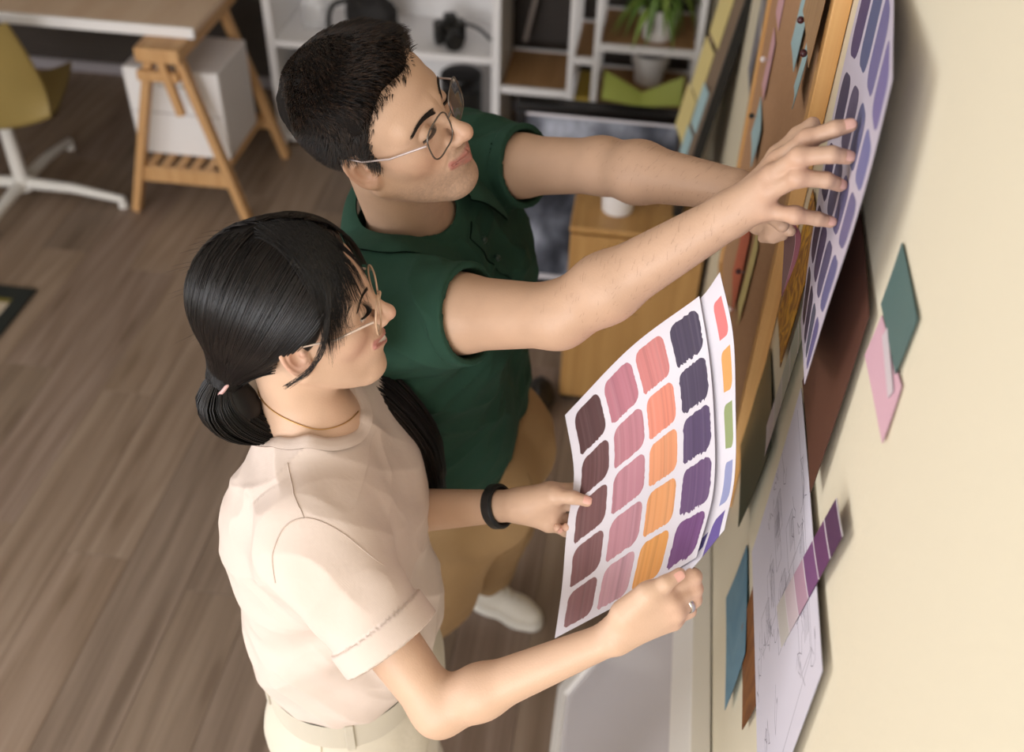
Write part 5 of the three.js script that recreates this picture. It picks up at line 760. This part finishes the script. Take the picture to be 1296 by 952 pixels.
  let tries = 0; while (hs.length < 3300 && tries++ < 9000) { // combed from all over the scalp to the tie
    const d = V(rr(-1, 1), rr(-0.7, 1), rr(-1, 1)).normalize(); let p = onSkull(V(-0.005, 0.045, 0).addScaledVector(d, 0.11), 0.001); if (hairLine(p.x, p.y, Math.abs(p.z)) < 0.004 || p.distanceTo(Tv) < 0.05) continue;
    const jit = rr(0.0002, 0.0026), pts = [], side = p.z > -0.008 ? 1 : -1, drift = rr(-0.05, 0.05); let ok = true;
    for (let k = 0; k < 22; k++) {
      pts.push(W(onSkull(p, jit))); const dist = p.distanceTo(Tv); if (dist < 0.022) break;
      const n = gradF(skull, p), g = Tv.clone().sub(p); g.addScaledVector(n, -g.dot(n)).normalize();
      const topness = sstep(0.07, 0.14, p.y); g.add(V(-0.1 * topness, -0.2 * topness, side * 0.95 * topness * Math.exp(-Math.abs(p.z + 0.008) / 0.045) + drift)); g.addScaledVector(n, -g.dot(n)).normalize();
      p = onSkull(p.clone().addScaledVector(g, 0.011), 0.001); if (hairLine(p.x, p.y, Math.abs(p.z)) < -0.006) { ok = k > 4; break; }
    }
    if (ok && pts.length > 4) hs.push({ p: pts, r0: rr(0.0005, 0.0009), r1: 0.0005 });
  }
  // fringe: a curtain swept from the parting over the forehead to the temple
  for (let i = 0; i < 640; i++) {
    const s = i % 4 ? 1 : -1, cl = Math.floor(rnd() * 15), u = clamp(s > 0 ? Math.pow((cl + 0.5) / 15, 0.55) + rr(-0.016, 0.016) * (cl > 7 ? 2 : 1) : rnd()), p0 = V(0.035 + rr(-0.045, 0.035), 0.15, -0.008 + s * rr(0, 0.03)), wisp = rnd();
    const tgt = s > 0 ? V(mix(0.104, 0.036, u) + rr(-0.004, 0.004), mix(0.07, -0.002, u) + (wisp < 0.6 ? rr(0, 0.035) : rr(-0.014, 0.012)), mix(-0.004, 0.083, Math.pow(u, 0.8)) + rr(-0.003, 0.003)) : V(mix(0.1, 0.055, u), mix(0.05, 0.02, u), mix(-0.012, -0.075, u));
    const mid = V(tgt.x * 0.85 + 0.022, mix(tgt.y, 0.15, 0.62), tgt.z * 0.85 + s * 0.01), c = new THREE.QuadraticBezierCurve3(p0, mid, tgt), pts = [], jit = rr(0.0002, 0.0026);
    for (let k = 0; k <= 14; k++) { const t = k / 14, p = c.getPoint(t); let o = p.clone(); const d = skull(o.x, o.y, o.z); if (hairLine(o.x, o.y, Math.abs(o.z)) > 0.0 && t < 0.8) o = onSkull(o, jit + 0.001); else { for (let m = 0; m < 3; m++) { const e = hf(o.x, o.y, o.z), want = mix(0.012, 0.006, t) + jit; if (e < want || t < 0.9) o.addScaledVector(gradF(hf, o), clamp(want - e, -0.01, 0.02)); } } pts.push(W(o)); }
    hs.push({ p: pts, r0: rr(0.0005, 0.0009), r1: 0.0001 });
  }
  for (let i = 0; i < 34; i++) { const j = () => rr(-0.004, 0.004), c = new THREE.CatmullRomCurve3([onSkull(V(0.03, 0.14, 0.02), 0.003), onSkull(V(0.056 + j(), 0.09, 0.062), 0.004), V(0.046 + j(), 0.045, 0.083), V(0.03 + j(), 0.012 + j(), 0.088), V(0.008 + j(), -0.008 + j(), 0.093), V(-0.022 + j(), -0.022 + j(), 0.094)]); hs.push({ p: c.getSpacedPoints(16).map(W), r0: 0.00055, r1: 0.00015 }); }
  // tail folded into a low bun
  for (let i = 0; i < 900; i++) { const a = rr(0, 6.28), rad = Math.sqrt(rnd()), ox = Math.cos(a) * rad, oz = Math.sin(a) * rad, c = new THREE.CatmullRomCurve3([V(T[0] + ox * 0.012, T[1] + 0.012, T[2] + oz * 0.014), V(T[0] - 0.016 + ox * 0.03, T[1] - 0.022, T[2] + 0.006 + oz * 0.036), V(T[0] - 0.004 + ox * 0.038, T[1] - 0.062, T[2] + 0.008 + oz * 0.042), V(T[0] + 0.028 + ox * 0.03, T[1] - 0.09, T[2] + 0.01 + oz * 0.034), V(T[0] + 0.05 + ox * 0.014, T[1] - 0.075, T[2] + oz * 0.02)]); hs.push({ p: c.getSpacedPoints(12).map(W), r0: 0.0011, r1: 0.0007 }); }
  const bunF = (x, y, z) => { let d = ell(x - T[0] - 0.004, y - T[1] + 0.05, z - T[2] - 0.006, 0.028, 0.040, 0.031); return smin(d, capD(x, y, z, T, [T[0] - 0.008, T[1] - 0.03, T[2]], 0.017, 0.026), 0.015); };
  const bc = fr.from(T[0], T[1] - 0.045, T[2]); mesh('bun', fieldGeo((X, Y, Z) => { const p = fr.to(X, Y, Z); return bunF(p[0], p[1], p[2]) * S; }, bc.map(v => v - 0.075), bc.map(v => v + 0.075), 0.004), hairM, hair);
  // the long lock that falls over the far shoulder
  for (let i = 0; i < 520; i++) { const ox = rr(-1, 1), oz = rr(-1, 1), c = new THREE.CatmullRomCurve3([v3(fr.from(-0.06, -0.045, -0.05)), V(-0.395 + ox * 0.02, 1.485, -1.02 + oz * 0.02), V(-0.335 + ox * 0.032, 1.435, -1.05 + oz * 0.024), V(-0.265 + ox * 0.03, 1.345, -1.045 + oz * 0.02), V(-0.245 + ox * 0.022, 1.25 + rr(-0.03, 0.02), -1.05 + oz * 0.014)]); hs.push({ p: c.getSpacedPoints(12), r0: 0.0013, r1: 0.0006 }); }
  // loose fine hairs
  for (let i = 0; i < 70; i++) { const d = V(rr(-1, 0.3), rr(-0.2, 1), rr(-1, 1)).normalize(), p = onSkull(V(-0.01, 0.05, 0).addScaledVector(d, 0.11), 0); hs.push({ p: [0, 1, 2, 3].map(k => W(p.clone().addScaledVector(d, 0.002 + k * 0.0035).add(V(-0.006 * k * k * 0.4, -0.002 * k * k * 0.4, rr(-0.001, 0.001))))), r0: 0.00022, r1: 0.00008 }); }
  [[0, 0x0f0b0a], [1, 0x1f1714]].forEach(([w, c]) => { mesh('hair_strands', strandGeo(hs.filter((s, i) => (i % 4 === 0) === !!w)), new THREE.MeshPhysicalMaterial({ color: c, roughness: 0.34, specularIntensity: 0.7 }), hair).userData.kind = 'stuff'; });
  const tieP = []; for (let i = 0; i < 20; i++) { const a = i / 20 * 6.2832; tieP.push(W(V(T[0] - 0.002 + Math.cos(a) * 0.019, T[1] + 0.0 + Math.cos(a) * 0.016, T[2] + Math.sin(a) * 0.026))); } mesh('hair_tie', tube(tieP, 0.0026, 40, 8, true), std(0xc9a09c, 0.3), hair);
  // brows, lashes
  const brow = []; for (const s of [1, -1]) for (let i = 0; i < 300; i++) { const u = rnd(), v = rr(-1, 1), z = mix(0.014, 0.05, u), y = 0.0385 + 0.0045 * Math.sin(u * 2.8) - 0.006 * u * u + v * 0.0026 * (1 - 0.6 * u); const p = snap(hf, V(mix(0.1, 0.088, u), y, s * z), 0.0002), e = snap(hf, p.clone().add(V(-0.002 * u, 0.003 - 0.004 * u, s * 0.007)), 0.0012); brow.push({ p: [W(p), W(p.clone().lerp(e, 0.5)), W(e)], r0: 0.00035, r1: 0.0001 }); }
  mesh('eyebrows', strandGeo(brow), std(0x241710, 0.6), wom).userData.kind = 'stuff';
  const lash = []; for (const s of [1, -1]) for (let i = 0; i < 50; i++) { const a = mix(-1.05, 1.2, i / 49), z = 0.0315 + Math.sin(a) * 0.0132, x = 0.0795 + Math.cos(a) * 0.0132, y = 0.016 + q.lid + 0.1 * (x - 0.0795); lash.push({ p: [W(V(x, y, s * z)), W(V(x + 0.004 * Math.cos(a), y + 0.0005, s * (z + 0.004 * Math.sin(a)))), W(V(x + 0.008 * Math.cos(a), y + 0.004, s * (z + 0.008 * Math.sin(a))))], r0: 0.0005, r1: 0.0001 }); }
  mesh('eyelashes', strandGeo(lash), std(0x120c09, 0.6), wom).userData.kind = 'stuff';
  glasses(fr, 'thin clear round eyeglasses worn by the woman', { x: 0.109, y: 0.010, w: 0.0245, h: 0.0225, p: 2.3, r: 0.0012, rim: { color: 0xcaa98d, roughness: 0.2, metalness: 0.1 }, arm: { color: 0xd9c4b6, roughness: 0.15, metalness: 0.3 } });
  // worn things
  {
    const a = v3(elL), b = v3(wrL), ax = b.clone().sub(a).normalize(), c = a.clone().lerp(b, 0.9), s1 = V(0, 1, 0).addScaledVector(ax, -ax.y).normalize(), s2 = ax.clone().cross(s1);
    const w = thing('wristband', 'black rubber wristband on the woman\'s far wrist', 'wristband');
    const band = (r, w0, w1) => sheetGeo((u, v) => { const t = u * 6.2832, p = c.clone().addScaledVector(ax, mix(w0, w1, v)).addScaledVector(s1, Math.cos(t) * r * 1.02).addScaledVector(s2, Math.sin(t) * r * 0.98); return p; }, 48, 4, 0.004);
    mesh('strap', band(0.0275, -0.008, 0.008), std(0x131212, 0.7), w); mesh('tracker', band(0.0295, -0.0055, 0.0055), std(0x1c1b1b, 0.5), w);
    const n = new THREE.CatmullRomCurve3([[-0.440, 1.504, -0.937], [-0.422, 1.505, -0.913], [-0.399, 1.499, -0.897], [-0.371, 1.490, -0.892], [-0.347, 1.479, -0.899], [-0.328, 1.470, -0.920], [-0.321, 1.460, -0.952]].map(v3), false, 'centripetal').getSpacedPoints(40).map(p => snap(body, p, 0.0011));
    single('necklace', taper(n, () => 0.0009, 5), std(0xc9a06a, 0.3, { metalness: 0.8 }), 'thin gold chain necklace around the woman\'s neck', 'necklace');
    const rp = v3(m3(Rm[2], Rp[2], 0.62)), ra = v3(Rp[2]).sub(v3(Rm[2])).normalize(), g = new THREE.TorusGeometry(0.0094, 0.0018, 10, 32); g.scale(1, 1, 2.0); g.applyQuaternion(new THREE.Quaternion().setFromUnitVectors(V(0, 0, 1), ra)); g.translate(rp.x, rp.y, rp.z);
    single('ring', g, std(0xd0cdca, 0.2, { metalness: 1 }), 'silver ring on the hand holding the sheet\'s lower edge', 'ring');
  }
}
renderer.render(scene, camera);
